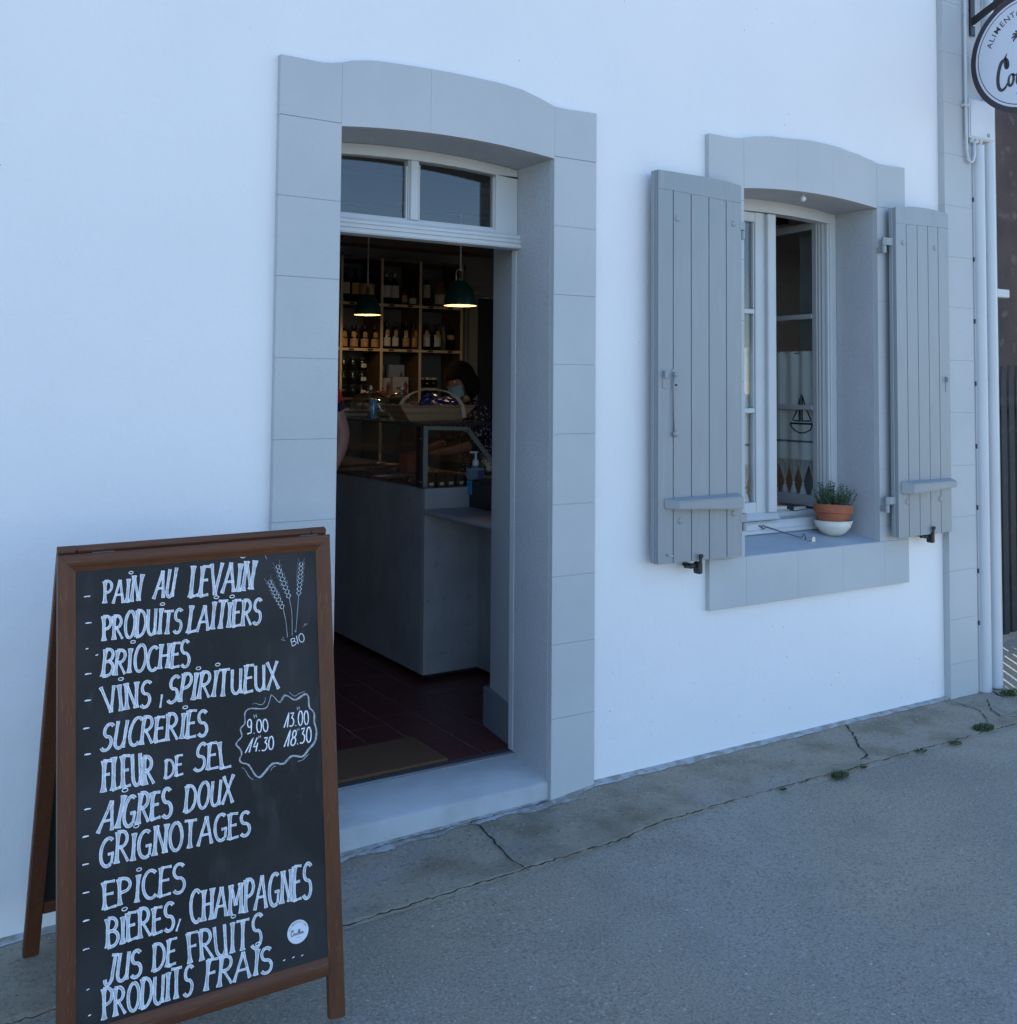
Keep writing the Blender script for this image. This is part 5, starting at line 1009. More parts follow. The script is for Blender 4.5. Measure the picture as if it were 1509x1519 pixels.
# lamps
def pendant(x, y, z, lbl):
    t = thing('pendant_lamp', lbl, 'pendant lamp', (x, y, z), 0, 'green enamel pendant lamps over the counter')
    bm = new(); lathe(bm, [(0.099, 0.0), (0.0985, 0.018), (0.092, 0.055), (0.077, 0.093), (0.055, 0.125), (0.034, 0.144), (0.024, 0.150), (0.0, 0.150)], 36); obj('lamp_shade', bm, green_m, t, smooth=True)
    bm = new(); lathe(bm, [(0.0975, 0.0005), (0.0965, 0.018), (0.090, 0.054), (0.075, 0.091), (0.053, 0.122), (0.03, 0.140), (0.0, 0.142)], 36); obj('inner_lining', bm, shade_in, t, smooth=True)
    bm = new(); lathe(bm, [(0.016, 0.151), (0.016, 0.168), (0.010, 0.172), (0.010, 0.205), (0.004, 0.21), (0, 0.21)], 14); obj('socket', bm, brass, t, smooth=True)
    bm = new(); tube(bm, [(-0.028, 0, 0.150), (-0.030, 0, 0.20), (-0.018, 0, 0.215), (0.018, 0, 0.215), (0.030, 0, 0.20), (0.028, 0, 0.150)], 0.002, 6); obj('bracket', bm, brass, t)
    bm = new(); tube(bm, [(0, 0, 0.205), (0, 0, 2.7195 - z)], 0.0052, 6); obj('cord', bm, cord_m, t)
    bm = new(); sphere(bm, (0, 0, 0.055), 0.026, n=8); obj('bulb', bm, bulb_m, t, smooth=True)
    ld = bpy.data.lights.new('lamp_light', 'POINT'); ld.energy = LAMP_W; ld.color = (1.0, 0.66, 0.34); ld.shadow_soft_size = 0.03; lo = bpy.data.objects.new('lamp_light', ld); COL.objects.link(lo); lo.parent = t; lo.location = (0, 0, 0.012)
LAMP_W = 1.3
pendant(3.18, 3.60, 2.083, 'smaller looking green pendant lamp further back on the left')
pendant(3.07, 2.05, 2.046, 'nearer green pendant lamp on the right below the transom')

# counter with glass display
CT = thing('display_counter', 'grey stone look shop counter with glass display case on top', 'counter', (2.48, 1.345, FZ))
def LC(*a, bev=0.0): b = new(); x0, x1, y0, y1, z0, z1 = a; box(b, x0 - 2.48, x1 - 2.48, y0 - 1.345, y1 - 1.345, z0 - FZ, z1 - FZ, bev); return b
obj('kick_board', LC(2.53, 3.12, 1.40, 3.95, FZ + 0.001, 0.122), mat('kick_dark', (0.03, 0.03, 0.03), 0.7), CT)
obj('front_panel', LC(2.475, 2.495, 1.3645, 3.98, 0.122, 1.048, bev=0.001), counter_m, CT)
obj('end_panel', LC(2.476, 3.15, 1.345, 1.364, 0.122, 1.048, bev=0.001), counter_m, CT)
obj('back_panel', LC(3.13, 3.15, 1.3645, 3.98, 0.122, 1.048), counter_m, CT)
obj('case_floor', LC(2.496, 3.129, 1.3645, 3.98, 1.015, 1.040), mat('case_floor_dark', (0.12, 0.10, 0.085), 0.5), CT)
obj('case_edge', LC(2.478, 3.148, 1.346, 1.362, 1.0485, 1.0515), mat('edge_steel', (0.3, 0.3, 0.3), 0.3, metal=1), CT)
gy = 1.372
def lc(p): return (p[0] - 2.48, p[1] - 1.345, p[2] - FZ)
endp = [(2.478, 1.052), (2.478, 1.362), (2.742, 1.355), (2.930, 1.140), (2.960, 1.052)]
bm = new(); prism(bm, endp, lambda a, b, c: lc((a, c, b)), gy, gy + 0.008); obj('end_glass', bm, case_glass, CT)
bm = new(); frost = mat('frosted_band', (0.16, 0.17, 0.15), 0.6)
def strip(a, b, w):
    dx, dz = b[0] - a[0], b[1] - a[1]; L = math.hypot(dx, dz); nx, nz = dz / L * w, -dx / L * w
    v = [bm.verts.new(lc((p[0], gy - 0.0015, p[1]))) for p in (a, b, (b[0] + nx, b[1] + nz), (a[0] + nx, a[1] + nz))]; bm.faces.new(v)
strip((2.478, 1.052), (2.478, 1.3445), 0.026); 
bm2 = bm; obj('frosted_post_band', bm2, frost, CT); bm = new(); strip((2.4785, 1.362), (2.738, 1.355), 0.019); obj('frosted_top_band', bm, frost, CT); bm = new(); strip((2.745, 1.352), (2.930, 1.140), 0.026); obj('frosted_slope_band', bm, frost, CT)
bm = new(); prism(bm, [(2.476, 1.052), (2.484, 1.052), (2.484, 1.360), (2.476, 1.360)], lambda a, b, c: lc((a, c, b)), gy + 0.012, 3.95); obj('front_glass', bm, case_glass, CT)
bm = new(); prism(bm, [(2.742, 1.355), (2.936, 1.135), (2.942, 1.140), (2.748, 1.360)], lambda a, b, c: lc((a, c, b)), gy + 0.012, 3.95); obj('slope_glass', bm, case_glass, CT)
obj('top_glass', LC(2.476, 2.95, gy - 0.002, 3.95, 1.3635, 1.3755, bev=0.001), mat('top_glass_dark', (0.03, 0.035, 0.035), 0.12), CT)
obj('corner_post', LC(2.462, 2.4755, gy, gy + 0.045, 1.05, 1.362, bev=0.001), mat('post_black', (0.01, 0.01, 0.01), 0.4), CT)
for x, z in ((2.480, 1.30), (2.480, 1.082), (2.745, 1.330), (2.915, 1.152)):
    bm = new(); sphere(bm, lc((x, gy - 0.006, z)), 0.006, n=6); tube(bm, [lc((x - 0.026, gy - 0.004, z)), lc((x + 0.006, gy - 0.004, z))], 0.0035, 6); obj('clamp', bm, steel, CT)
for a in (0.62, 1.345):
    pass
obj('desk_slab', LC(2.462, 3.15, 0.66, 1.343, 0.922, 0.945, bev=0.006), counter_m, CT)
obj('desk_side', LC(2.790, 2.812, 0.70, 1.343, 0.122, 0.9215), counter_m, CT)
obj('desk_front', LC(2.813, 3.15, 0.70, 0.72, 0.122, 0.9215), counter_m, CT)
bx = thing('black_box', 'black box standing on the lower desk beside the hand gel', 'box', (2.85, 1.19, 0.9455)); bm = new(); box(bm, -0.12, 0.12, -0.12, 0.15, 0.0, 0.135, 0.003); obj('case', bm, black, bx)
bm = new(); box(bm, -0.11, 0.11, -0.11, 0.14, 0.1355, 0.142, 0.002); obj('lid', bm, mat('lid_black', (0.02, 0.02, 0.02), 0.3), bx)
pl = thing('leaflets', 'small heap of paper slips at the edge of the lower desk', 'paper', (2.66, 0.80, 0.946)); rn = random.Random(4)
for k in range(9):
    bm = new(); a = rn.uniform(0, 3); cx, cy = rn.uniform(-0.08, 0.10), rn.uniform(-0.07, 0.07); prism(bm, [(cx + 0.03 * math.cos(a + q) * (1.3 if i % 2 else 1), cy + 0.03 * math.sin(a + q)) for i, q in enumerate((0.4, 2.7, 3.5, 5.8))], XY, 0.0006 + 0.0012 * k, 0.0014 + 0.0012 * k); obj('slip', bm, mat('slip_paper', (0.22, 0.2, 0.17), 0.8), pl)
# hand gel
hg = thing('hand_gel', 'clear hand gel pump bottle with blue liquid on the counter end', 'pump bottle', (2.765, 1.335, 1.052 - 0.045))
blue_l = mat('gel_blue', (0.02, 0.22, 0.42), 0.15); gelclear = mat('gel_clear_plastic', (0.12, 0.20, 0.27), 0.1)
bm = new(); box(bm, -0.042, 0.042, -0.024, 0.024, 0.0, 0.075, 0.008, 2); obj('liquid', bm, blue_l, hg, smooth=False)
bm = new(); box(bm, -0.042, 0.042, -0.024, 0.024, 0.0752, 0.138, 0.008, 2); lathe(bm, [(0.014, 0.137), (0.012, 0.150), (0, 0.150)], 12); obj('upper_body', bm, gelclear, hg)
bm = new(); box(bm, -0.002, 0.036, -0.0262, -0.0248, 0.050, 0.125, 0.0005); obj('label', bm, mat('gel_label', (0.05, 0.05, 0.14), 0.5), hg)
bm = new(); lathe(bm, [(0, 0.1505), (0.017, 0.1505), (0.016, 0.172), (0.010, 0.180), (0.005, 0.182), (0.005, 0.212), (0, 0.212)], 14); box(bm, -0.035, 0.012, -0.007, 0.007, 0.213, 0.222, 0.003); obj('pump', bm, mat('pump_white', (0.55, 0.60, 0.66), 0.4), hg)
cn = thing('drink_can', 'slim pale blue can standing on the glass case in front of the domes', 'can', (2.505, 2.03, 1.3762)); bm = new(); lathe(bm, [(0, 0), (0.020, 0.002), (0.023, 0.008), (0.023, 0.108), (0.018, 0.116), (0, 0.116)], 18); obj('can_body', bm, mat('can_blue', (0.10, 0.24, 0.36), 0.25, [(30, 3, (0.45, 0.5, 0.55), 0.5, 0.56, 0.9)], metal=0.3), cn, smooth=True)
bm = new(); lathe(bm, [(0.0175, 0.1165), (0.0165, 0.119), (0, 0.119)], 14); obj('can_top', bm, steel, cn)
ty = thing('steel_tray', 'grey blue steel tray lying on the glass case behind the cake domes', 'tray', (2.74, 3.05, 1.3762)); bm = new(); box(bm, -0.20, 0.20, -0.42, 0.42, 0.0, 0.03, 0.005); obj('tray_body', bm, mat('tray_steel', (0.22, 0.27, 0.31), 0.35), ty)
bm = new(); box(bm, -0.21, 0.21, -0.43, 0.43, 0.0302, 0.036, 0.003); obj('tray_rim', bm, MATS['tray_steel'], ty)
# basket
bk = thing('wooden_basket', 'wooden trug basket with arched pale handle on top of the glass case', 'basket', (2.665, 1.66, 1.3765))
wb = mat('basket_wood', (0.32, 0.20, 0.11), 0.6, [(5, 5, (0.20, 0.10, 0.05), 0.45, 0.55, 0.8, (0.4, 1, 9))], [(30, 4, 0.0005, (0.4, 1, 8))])
for sgn in (-1, 1):
    bm = new(); prism(bm, [(-0.165, 0.0), (0.145, 0.0), (0.225, 0.088), (-0.235, 0.088)], lambda a, b, c: (a, sgn * (0.09 + b * 0.25) + c, b), -0.004, 0.004, 0.001, False); obj('side_board', bm, wb, bk)
bm = new(); prism(bm, [(-0.165, -0.088), (0.145, -0.088), (0.145, 0.088), (-0.165, 0.088)], XY, 0.0, 0.006); obj('base_board', bm, wb, bk)
for s0, s1 in ((-0.165, -0.232), (0.145, 0.222)):
    bm = new(); v = [bm.verts.new(p) for p in ((s0, -0.088, 0.006), (s0, 0.088, 0.006), (s1, 0.108, 0.086), (s1, -0.108, 0.086), (s0 + 0.006, -0.088, 0.006), (s0 + 0.006, 0.088, 0.006), (s1 + 0.006, 0.108, 0.086), (s1 + 0.006, -0.108, 0.086))]
    for q in ((0, 1, 2, 3), (4, 7, 6, 5), (0, 4, 5, 1), (1, 5, 6, 2), (2, 6, 7, 3), (3, 7, 4, 0)): bm.faces.new([v[i] for i in q])
    obj('end_board', bm, wb, bk)
bm = new(); pts = [(0.02 + 0.0 * math.cos(t_), -0.125 * math.cos(t_), 0.02 + 0.155 * math.sin(t_)) for t_ in [math.pi * k / 18 for k in range(19)]]
pts = [(0.01 - 0.135 * abs(math.cos(math.pi * k / 18)) ** 0.8 * (1 if k < 9 else -1), 0.122 * math.cos(math.pi * k / 18), 0.02 + 0.150 * math.sin(math.pi * k / 18) ** 0.8) for k in range(19)]
n_ = len(pts); pr = None
for i, p in enumerate(pts):
    p = Vector(p); d = (Vector(pts[min(i + 1, n_ - 1)]) - Vector(pts[max(i - 1, 0)])).normalized(); side = Vector((1, -0.6, 0)).normalized() * 0.011; up = d.cross(side).normalized() * 0.003
    r = [bm.verts.new(p + side + up), bm.verts.new(p - side + up), bm.verts.new(p - side - up), bm.verts.new(p + side - up)]
    if pr:
        for k in range(4): bm.faces.new((pr[k], pr[(k + 1) % 4], r[(k + 1) % 4], r[k]))
    pr = r
obj('handle', bm, mat('handle_pale', (0.50, 0.38, 0.24), 0.6), bk)
wrap = mat('blue_wrapping', (0.012, 0.018, 0.11), 0.36, bump=[(14, 4, 0.02)], coat=0.15)
wr = thing('wrapped_goods', 'dark blue shiny wrapped parcels piled in the wooden basket', 'parcels', (2.665, 1.66, 1.385))
rn = random.Random(9)
for k in range(7):
    bm = new(); sphere(bm, (rn.uniform(-0.13, 0.15), rn.uniform(-0.05, 0.05), rn.uniform(0.05, 0.095)), rn.uniform(0.05, 0.062), 1.3, 0.9, 0.8, 8)
    for v in bm.verts: v.co += Vector((rn.uniform(-1, 1), rn.uniform(-1, 1), rn.uniform(-1, 1))) * 0.006
    obj('parcel', bm, wrap, wr)
# glass cake domes
def dome(x, y, r, lbl, seed):
    t = thing('cake_dome', lbl, 'cake dome', (x, y, 1.3762), 0, 'glass cake domes on the glass case')
    bm = new(); lathe(bm, [(0, 0), (r * 0.5, 0), (r * 0.45, 0.006), (0.012, 0.012), (0.012, 0.035), (r * 1.02, 0.042), (r * 1.02, 0.047), (0, 0.047)], 28); obj('stand', bm, mat('stand_pale', (0.30, 0.31, 0.32), 0.3), t, smooth=False)
    bm = new(); lathe(bm, [(r * 0.96, 0.048), (r * 0.95, 0.085), (r * 0.82, 0.118), (r * 0.55, 0.142), (r * 0.2, 0.153), (0.006, 0.155)], 32); obj('dome', bm, dome_glass, t, smooth=True)
    bm = new(); sphere(bm, (0, 0, 0.175), 0.017, n=10); obj('knob', bm, mat('knob_glass', (0.45, 0.5, 0.55), 0.05, metal=0.7), t, smooth=True)
    rn = random.Random(seed)
    for k in range(7):
        c = thing('cake', 'small brown cake under the ' + lbl.split(' with')[0], 'cake', (x + rn.uniform(-.5, .5) * r, y + rn.uniform(-.5, .5) * r, 1.4236), rn.uniform(0, 3), 'small cakes under the glass domes')
        bm = new(); lathe(bm, [(0, 0), (0.018, 0), (0.024, 0.022), (0.018, 0.036), (0.0, 0.040)], 10); obj('sponge', bm, mat('cake_brown', (0.30, 0.18, 0.09), 0.8), c)
        bm = new(); lathe(bm, [(0.024, 0.0222), (0.0195, 0.038), (0.0, 0.042)], 10); obj('crust', bm, mat('cake_crust', (0.42, 0.33, 0.20), 0.8), c)
dome(2.665, 2.42, 0.125, 'left larger glass cake dome with round knob on the glass case', 1); dome(2.705, 2.08, 0.095, 'right smaller glass cake dome with round knob nearer the basket', 2)
rn = random.Random(33)
for k, (x, y, hh, cc) in enumerate(((2.93, 2.86, 0.16, 'red'), (2.83, 2.62, 0.12, 'green'), (2.88, 2.30, 0.10, 'brown'), (2.86, 1.98, 0.09, 'grey'), (2.60, 3.40, 0.17, 'tan'), (2.85, 3.55, 0.20, 'dark'))):
    cm = {'red': (0.20, 0.03, 0.02), 'green': (0.04, 0.08, 0.04), 'brown': (0.12, 0.06, 0.03), 'grey': (0.2, 0.2, 0.21), 'tan': (0.3, 0.2, 0.1), 'dark': (0.03, 0.03, 0.04)}[cc]
    t = thing('paper_bag', cc + ' filled paper bag among the goods crowding the glass case top', 'bag', (x, y, 1.3762 if k < 4 else 1.4125), rn.uniform(-0.6, 0.6)); bm = new(); prism(bm, [(-0.045, 0), (0.045, 0), (0.050, hh * 0.75), (0.030, hh), (-0.032, hh * 0.97), (-0.050, hh * 0.7)], lambda a, b, c: (a, c, b), -0.03, 0.03, 0.004, False); obj('bag_body', bm, mat('bag_' + cc, cm, 0.7, bump=[(30, 4, 0.006)]), t)
    bm = new(); box(bm, -0.02, 0.022, -0.0325, -0.0315, hh * 0.25, hh * 0.5); obj('bag_label', bm, white_l, t)
# goods in the display case
rn = random.Random(21); meat = mat('red_brown_food', (0.22, 0.05, 0.035), 0.25, [(20, 4, (0.33, 0.14, 0.08), 0.5, 0.62, 0.8)], [(60, 4, 0.002)], coat=0.8)
for k in range(14):
    t = thing('wrapped_sausage', 'red brown wrapped sausage lying on the floor of the glass case', 'sausage', (2.60 + rn.uniform(0, 0.32), 1.55 + k * 0.09, 1.058), rn.uniform(-0.8, 0.5), 'wrapped sausages in the glass case')
    bm = new(); tube(bm, [(-0.11, 0, 0), (-0.09, 0.004, 0.002), (0, 0.012, 0.004), (0.09, 0.004, 0.002), (0.11, 0, 0)], 0.02, 10, True, [0.004, 0.017, 0.022, 0.017, 0.004]); obj('sausage_body', bm, meat, t, smooth=True)
    bm = new(); tube(bm, [(0.108, 0, 0), (0.13, 0, 0.008)], 0.004, 5, True, [0.003, 0.010]); obj('wrapper_end', bm, mat('clear_wrap', (0.4, 0.36, 0.3), 0.15), t)
for k in range(6):
    t = thing('dark_package', 'small dark package in the case behind the end glass', 'package', (2.55 + 0.06 * k, 1.43 + rn.uniform(0, 0.03), 1.0405), 0, 'dark packages behind the end glass')
    bm = new(); box(bm, -0.025, 0.025, -0.02, 0.02, 0, rn.uniform(0.05, 0.08), 0.004); obj('pack_body', bm, mat('pack_dark', (0.06, 0.025, 0.018), 0.2, coat=0.6), t)
    bm = new(); box(bm, -0.012, 0.012, -0.0215, -0.0205, 0.015, 0.03); obj('pack_label', bm, cream_l, t)
ob = thing('orange_carton', 'orange red carton with a yellow side standing inside the glass case', 'carton', (2.74, 2.05, 1.0405), 0.5); bm = new(); box(bm, -0.045, 0.045, -0.03, 0.03, 0, 0.14, 0.002); obj('carton_body', bm, mat('carton_orange', (0.36, 0.055, 0.02), 0.6), ob)
bm = new(); box(bm, 0.0455, 0.060, -0.03, 0.03, 0, 0.14, 0.001); obj('carton_side', bm, mat('carton_yellow', (0.42, 0.26, 0.03), 0.6), ob)

# ------------------------------------------------------------------ people
def skinned(name, nodes, edges, m, parent, sub=2, roots=()):
    me = bpy.data.meshes.new(name); keys = list(nodes); ix = {k: i for i, k in enumerate(keys)}
    me.from_pydata([nodes[k][0] for k in keys], [(ix[a], ix[b]) for a, b in edges], []); me.materials.append(m)
    o = bpy.data.objects.new(name, me); COL.objects.link(o); o.parent = parent
    md = o.modifiers.new('skin', 'SKIN'); md.use_smooth_shade = True
    if not me.skin_vertices: bpy.context.view_layer.update()
    sv = me.skin_vertices[0].data
    for k in keys:
        r = nodes[k][1]; sv[ix[k]].radius = r if isinstance(r, tuple) else (r, r); sv[ix[k]].use_root = k in roots
    s = o.modifiers.new('sub', 'SUBSURF'); s.levels = sub; s.render_levels = sub
    return o
def hand_nodes(nodes, edges, pre, wrist, d, palm, curl=0.5, r=1.0):
    """palm block and five separate finger chains; d: pointing direction, palm: direction the palm faces"""
    d = Vector(d).normalized(); pn = Vector(palm).normalized(); sd = d.cross(pn).normalized(); w = Vector(wrist)
    nodes[pre + 'p1'] = (tuple(w + d * 0.035), (0.030, 0.016)); nodes[pre + 'p2'] = (tuple(w + d * 0.078), (0.034, 0.014)); edges += [(pre + 'w', pre + 'p1'), (pre + 'p1', pre + 'p2')]; rts = []
    for k, (o_, L) in enumerate(((-0.028, 0.066), (-0.010, 0.078), (0.009, 0.074), (0.027, 0.058))):
        b = w + d * 0.080 + sd * o_; dd = d.copy(); p = b; prev = None
        for j, fr in enumerate((0.0, 0.42, 0.33, 0.25)):
            if j: dd = (dd + pn * curl * 0.5).normalized(); p = p + dd * L * fr
            key = f'{pre}f{k}{j}'; nodes[key] = (tuple(p), 0.0085 - 0.001 * j); 
            if prev: edges.append((prev, key))
            else: rts.append(key)
            prev = key
    b = w + d * 0.028 - sd * 0.024; prev = None; dd = (d * 0.6 - sd * 0.8 + pn * 0.3).normalized()
    for j in range(3):
        key = f'{pre}t{j}'; nodes[key] = (tuple(b), 0.010 - 0.001 * j); b = b + dd * 0.030; dd = (dd + d * 0.4 + pn * 0.2).normalized()
        if prev: edges.append((prev, key))
        else: rts.append(key)
        prev = key
    return rts
def head(parent, c, fwd, up, m, lips=True):
    fwd = Vector(fwd).normalized(); up = Vector(up).normalized(); sd = fwd.cross(up).normalized(); up = sd.cross(fwd).normalized(); c = Vector(c)
    def W(x, y, z): p = c + sd * x + fwd * y + up * z; return (p.x, p.y, p.z)
    bm = new(); sphere(bm, (0, 0, 0), 1, n=18)
    for v in bm.verts:
        x, y, z = v.co; f = max(0, y)
        sx, sy, sz = 0.076, 0.094, 0.118
        if z < 0: sx *= 1 + 0.38 * z; sy *= 1 + 0.10 * z
        X, Y_, Z = x * sx, y * sy, z * sz
        if z < -0.2 and y > 0: Y_ += 0.012 * f
        if z < -0.4 and y < 0: Y_ *= 0.75
        if abs(x) < 0.20 and y > 0.7:
            nz = z + 0.10; Y_ += 0.024 * max(0, 1 - abs(x) / 0.20) * max(0, 1 - abs(nz + 0.10) / 0.32)
        if 0.22 < abs(x) < 0.55 and y > 0.6 and -0.02 < z < 0.22: Y_ -= 0.008
        if y > 0.6 and abs(x) < 0.36 and abs(z + 0.52) < 0.09: Y_ += 0.004
        v.co = W(X, Y_, Z)
    h = obj('head', bm, m, parent, smooth=True)
    for s in (-1, 1):
        bm = new(); sphere(bm, (0, 0, 0), 1, n=8)
        for v in bm.verts: v.co = W(s * 0.030 + v.co.x * 0.013, 0.074 + v.co.y * 0.012, 0.010 + v.co.z * 0.009)
        obj('eye', bm, mat('eye_white', (0.6, 0.58, 0.55), 0.3), h, smooth=True)
        bm = new(); sphere(bm, (0, 0, 0), 1, n=6)
        for v in bm.verts: v.co = W(s * 0.030 + v.co.x * 0.006, 0.0835 + v.co.y * 0.004, 0.010 + v.co.z * 0.006)
        obj('iris', bm, mat('iris_brown', (0.04, 0.02, 0.01), 0.2), h, smooth=True)
        bm = new(); sphere(bm, (0, 0, 0), 1, n=8)
        for v in bm.verts: v.co = W(s * 0.077 + v.co.x * 0.010, -0.004 + v.co.y * 0.018, -0.012 + v.co.z * 0.032)
        obj('ear', bm, m, h, smooth=True)
    bm = new(); sphere(bm, (0, 0, 0), 1, n=8)
    for v in bm.verts: v.co = W(v.co.x * 0.024, 0.089 + v.co.y * 0.006, -0.062 + v.co.z * 0.008)
    obj('mouth', bm, mat('lip', (0.30, 0.10, 0.09), 0.5), h, smooth=True)
    return h, W
# shop assistant behind the counter, facing left and looking down
cl = thing('person', 'shop assistant with black bob, blue face mask and speckled navy blouse behind the counter', 'person', (3.85, 3.20, FZ))
o_ = Vector((3.85, 3.20, FZ))
def rel(p): return (p[0] - o_.x, p[1] - o_.y, p[2] - o_.z)
h, Wc = head(cl, rel((3.725, 3.19, 1.615)), (-0.93, -0.10, -0.30), (-0.28, 0, 0.95), skin_m)
bm = new(); sphere(bm, (0, 0, 0), 1, n=20)
for v in bm.verts:
    x, y, z = v.co.copy()
    X, Y_, Z = x * 0.098, y * 0.112 - 0.014, z * 0.132 + 0.008
    if z < 0.15: Y_ = min(Y_, -0.010 + 0.03 * max(z, 0)) if abs(x) < 0.75 else min(Y_, 0.045); 
    if z < -0.1: Z = 0.008 - 0.170 * abs(z) ** 0.7; X *= 1.25; Y_ = Y_ * 1.12 - 0.006
    if 0.15 <= z < 0.5 and y > 0.3: Y_ += 0.004
    v.co = Wc(X, Y_, Z)
obj('hair', bm, hair_m, cl, smooth=True)
bm = new(); g_ = [[bm.verts.new(Wc(0.066 * math.sin(a) * (1 - 0.25 * k), 0.030 + 0.083 * math.cos(a) ** 0.8 - 0.008 * k, -0.022 - 0.085 * k)) for a in [R(-85 + 17 * i) for i in range(11)]] for k in (0, 0.33, 0.66, 1)]
for i in range(3):
    for j in range(10): bm.faces.new((g_[i][j], g_[i][j + 1], g_[i + 1][j + 1], g_[i + 1][j]))
mk = obj('face_mask', bm, mask_m, cl, smooth=True)
for s in (-1, 1):
    bm = new(); tube(bm, [Wc(s * 0.064, 0.035, -0.03), Wc(s * 0.074, 0.01, -0.012), Wc(s * 0.080, -0.006, 0.006)], 0.0015, 5); obj('mask_strap', bm, mask_m, mk)
N, E_ = {}, []
N['neck0'] = (rel((3.765, 3.20, 1.53)), 0.050); N['neck1'] = (rel((3.80, 3.20, 1.45)), 0.056); E_.append(('neck0', 'neck1')); rts = ['neck0']
for s, pre in ((-1, 'r'), (1, 'l')):
    y = 3.20 + s * 0.17
    N[pre + 'e'] = (rel((3.72, y + s * 0.03, 1.16)), 0.036); N[pre + 'm'] = (rel((3.63, y, 1.13)), 0.034); N[pre + 'w'] = (rel((3.50, y - s * 0.05, 1.11)), 0.025); E_ += [(pre + 'e', pre + 'm'), (pre + 'm', pre + 'w')]; rts.append(pre + 'e')
    rts += hand_nodes(N, E_, pre, rel((3.50, y - s * 0.05, 1.11)), (-0.9, -s * 0.25, -0.15), (0, 0, -1), 0.6)
skinned('arms_and_neck', N, E_, skin_m, cl, 2, rts)
blouse = bpy.data.materials.new('speckled_blouse'); blouse.use_nodes = True; nt = blouse.node_tree; pb = nt.nodes['Principled BSDF']; pb.inputs['Roughness'].default_value = 0.9
tc = nt.nodes.new('ShaderNodeTexCoord'); vo = nt.nodes.new('ShaderNodeTexVoronoi'); vo.inputs['Scale'].default_value = 42; nt.links.new(tc.outputs['Object'], vo.inputs['Vector'])
lt = nt.nodes.new('ShaderNodeMath'); lt.operation = 'LESS_THAN'; lt.inputs[1].default_value = 0.30; nt.links.new(vo.outputs['Distance'], lt.inputs[0]); mxn = nt.nodes.new('ShaderNodeMix'); mxn.data_type = 'RGBA'; mxn.inputs[6].default_value = (0.008, 0.010, 0.028, 1); mxn.inputs[7].default_value = (0.32, 0.36, 0.44, 1); nt.links.new(lt.outputs[0], mxn.inputs[0]); nt.links.new(mxn.outputs[2], pb.inputs['Base Color'])
N = {'hem': (rel((3.88, 3.20, 0.94)), (0.165, 0.125)), 'hip': (rel((3.88, 3.20, 1.02)), (0.158, 0.118)), 'waist': (rel((3.87, 3.20, 1.16)), (0.135, 0.105)), 'chest': (rel((3.84, 3.20, 1.32)), (0.16, 0.12)), 'col': (rel((3.815, 3.20, 1.43)), (0.10, 0.075)), 'colt': (rel((3.80, 3.20, 1.475)), 0.062),
     'sr': (rel((3.82, 3.03, 1.40)), 0.062), 'ar': (rel((3.78, 3.00, 1.28)), 0.054), 'er': (rel((3.73, 3.01, 1.18)), 0.048), 'sl': (rel((3.82, 3.37, 1.40)), 0.062), 'al': (rel((3.78, 3.40, 1.28)), 0.054), 'el': (rel((3.73, 3.39, 1.18)), 0.048)}
skinned('blouse', N, [('hem', 'hip'), ('hip', 'waist'), ('waist', 'chest'), ('chest', 'col'), ('col', 'colt'), ('chest', 'sr'), ('sr', 'ar'), ('ar', 'er'), ('chest', 'sl'), ('sl', 'al'), ('al', 'el')], blouse, cl, 2, ('hip',))
def legs(parent, rl, x, y, zt, m, spread=0.10, fw=(0, 1)):
    N, E_ = {'p': (rl((x, y, zt)), (0.15, 0.11)), 'w': (rl((x, y, zt + 0.09)), (0.145, 0.105))}, [('p', 'w')]
    sx, sy = -fw[1] * 1.0, fw[0] * 1.0
    for s in (-1, 1):
        a, b = x + sx * spread * s, y + sy * spread * s; k = str(s)
        N['t' + k] = (rl((a, b, zt - 0.12)), 0.092); N['k' + k] = (rl((a + fw[0] * 0.01, b + fw[1] * 0.01, (zt + FZ) / 2)), 0.062); N['c' + k] = (rl((a, b, FZ + 0.30)), 0.058); N['a' + k] = (rl((a, b, FZ + 0.09)), 0.048)
        E_ += [('p', 't' + k), ('t' + k, 'k' + k), ('k' + k, 'c' + k), ('c' + k, 'a' + k)]
        M = {'h': (rl((a - fw[0] * 0.05, b - fw[1] * 0.05, FZ + 0.045)), 0.042), 'm': (rl((a + fw[0] * 0.07, b + fw[1] * 0.07, FZ + 0.038)), 0.040), 't': (rl((a + fw[0] * 0.17, b + fw[1] * 0.17, FZ + 0.032)), 0.034), 'u': (rl((a - fw[0] * 0.02, b - fw[1] * 0.02, FZ + 0.10)), 0.045)}
        skinned('shoe', M, [('h', 'm'), ('m', 't'), ('h', 'u')], shoe_m, parent, 1, ('h',))
    skinned('trousers', N, E_, m, parent, 2, ('p',))
legs(cl, rel, 3.88, 3.20, 0.99, mat('dark_trousers', (0.02, 0.02, 0.025), 0.9), 0.09, (-1, 0))
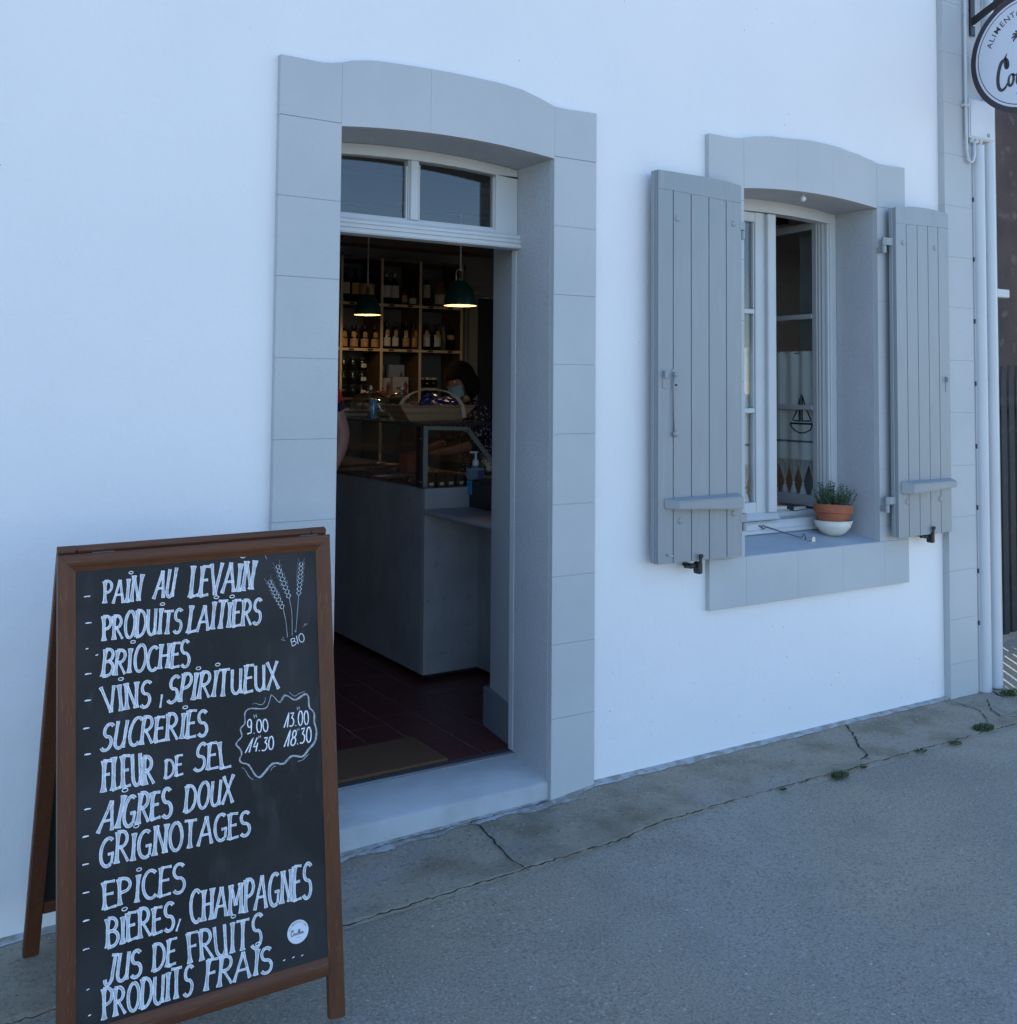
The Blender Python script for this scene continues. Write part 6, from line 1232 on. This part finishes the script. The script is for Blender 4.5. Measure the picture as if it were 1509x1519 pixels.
# customer, mostly hidden by the door jamb, elbow bent outward
cu_p = thing('person', 'customer in red shirt whose bare bent arm shows beside the left door jamb', 'person', (1.90, 1.72, FZ)); o_ = Vector((1.90, 1.72, FZ))
h, Wd = head(cu_p, rel((1.90, 1.80, 1.76)), (0.25, 0.95, -0.15), (0, 0.1, 1), skin_m)
bm = new(); sphere(bm, (0, 0, 0), 1, n=16)
for v in bm.verts:
    x, y, z = v.co.copy(); X, Y_, Z = x * 0.084, y * 0.100 - 0.010, z * 0.122 + 0.012
    if z < 0.25 and y > 0.1: Y_ = min(Y_, 0.02)
    if z < -0.2: Z = max(Z, -0.07); X *= 0.95
    v.co = Wd(X, Y_, Z)
obj('hair', bm, mat('brown_hair', (0.05, 0.03, 0.02), 0.6, bump=[(70, 4, 0.003, (3, 3, 0.4))]), cu_p, smooth=True)
N = {'neck0': (rel((1.90, 1.77, 1.69)), 0.056), 'neck1': (rel((1.90, 1.74, 1.60)), 0.062)}; E_ = [('neck0', 'neck1')]; rts = ['neck0']
N['re0'] = (rel((2.130, 1.715, 1.46)), 0.050); N['re1'] = (rel((2.152, 1.71, 1.40)), 0.047); N['re'] = (rel((2.180, 1.700, 1.325)), 0.044); N['rm'] = (rel((2.160, 1.690, 1.24)), 0.043); N['rm2'] = (rel((2.125, 1.68, 1.16)), 0.034); N['rw'] = (rel((2.09, 1.675, 1.09)), 0.027)
E_ += [('re0', 're1'), ('re1', 're'), ('re', 'rm'), ('rm', 'rm2'), ('rm2', 'rw')]; rts.append('re0'); rts += hand_nodes(N, E_, 'r', rel((2.09, 1.675, 1.09)), (-0.45, 0.05, -0.9), (-1, 0.2, 0.3), 0.5)
N['le0'] = (rel((1.67, 1.72, 1.46)), 0.050); N['le'] = (rel((1.63, 1.74, 1.26)), 0.044); N['lm'] = (rel((1.64, 1.80, 1.16)), 0.040); N['lw'] = (rel((1.67, 1.92, 1.06)), 0.027)
E_ += [('le0', 'le'), ('le', 'lm'), ('lm', 'lw')]; rts.append('le0'); rts += hand_nodes(N, E_, 'l', rel((1.67, 1.92, 1.06)), (0.1, 0.8, -0.5), (0, -0.4, -1), 0.5)
skinned('arms_and_neck', N, E_, skin_m, cu_p, 2, rts)
N = {'hem': (rel((1.90, 1.74, 0.98)), (0.170, 0.13)), 'hip': (rel((1.90, 1.74, 1.07)), (0.168, 0.125)), 'waist': (rel((1.90, 1.73, 1.20)), (0.155, 0.115)), 'chest': (rel((1.90, 1.73, 1.42)), (0.185, 0.125)), 'col': (rel((1.90, 1.735, 1.56)), (0.11, 0.08)), 'colt': (rel((1.90, 1.74, 1.605)), 0.068),
     'sr': (rel((2.085, 1.73, 1.570)), 0.066), 'ar': (rel((2.125, 1.72, 1.51)), 0.064), 'er': (rel((2.134, 1.715, 1.452)), 0.061), 'sl': (rel((1.73, 1.73, 1.545)), 0.066), 'el': (rel((1.68, 1.72, 1.43)), 0.058)}
skinned('shirt', N, [('hem', 'hip'), ('hip', 'waist'), ('waist', 'chest'), ('chest', 'col'), ('col', 'colt'), ('col', 'sr'), ('sr', 'ar'), ('ar', 'er'), ('col', 'sl'), ('sl', 'el')], red_m, cu_p, 2, ('hip',))
bm = new(); tube(bm, [rel((2.126, 1.7155, 1.455)), rel((2.139, 1.712, 1.425))], 0.062, 20, False); tube(bm, [rel((1.683, 1.72, 1.44)), rel((1.672, 1.72, 1.41))], 0.058, 20, False); obj('sleeve_cuffs', bm, navy, cu_p, smooth=True)
legs(cu_p, rel, 1.90, 1.74, 1.02, denim, 0.10, (0, 1))
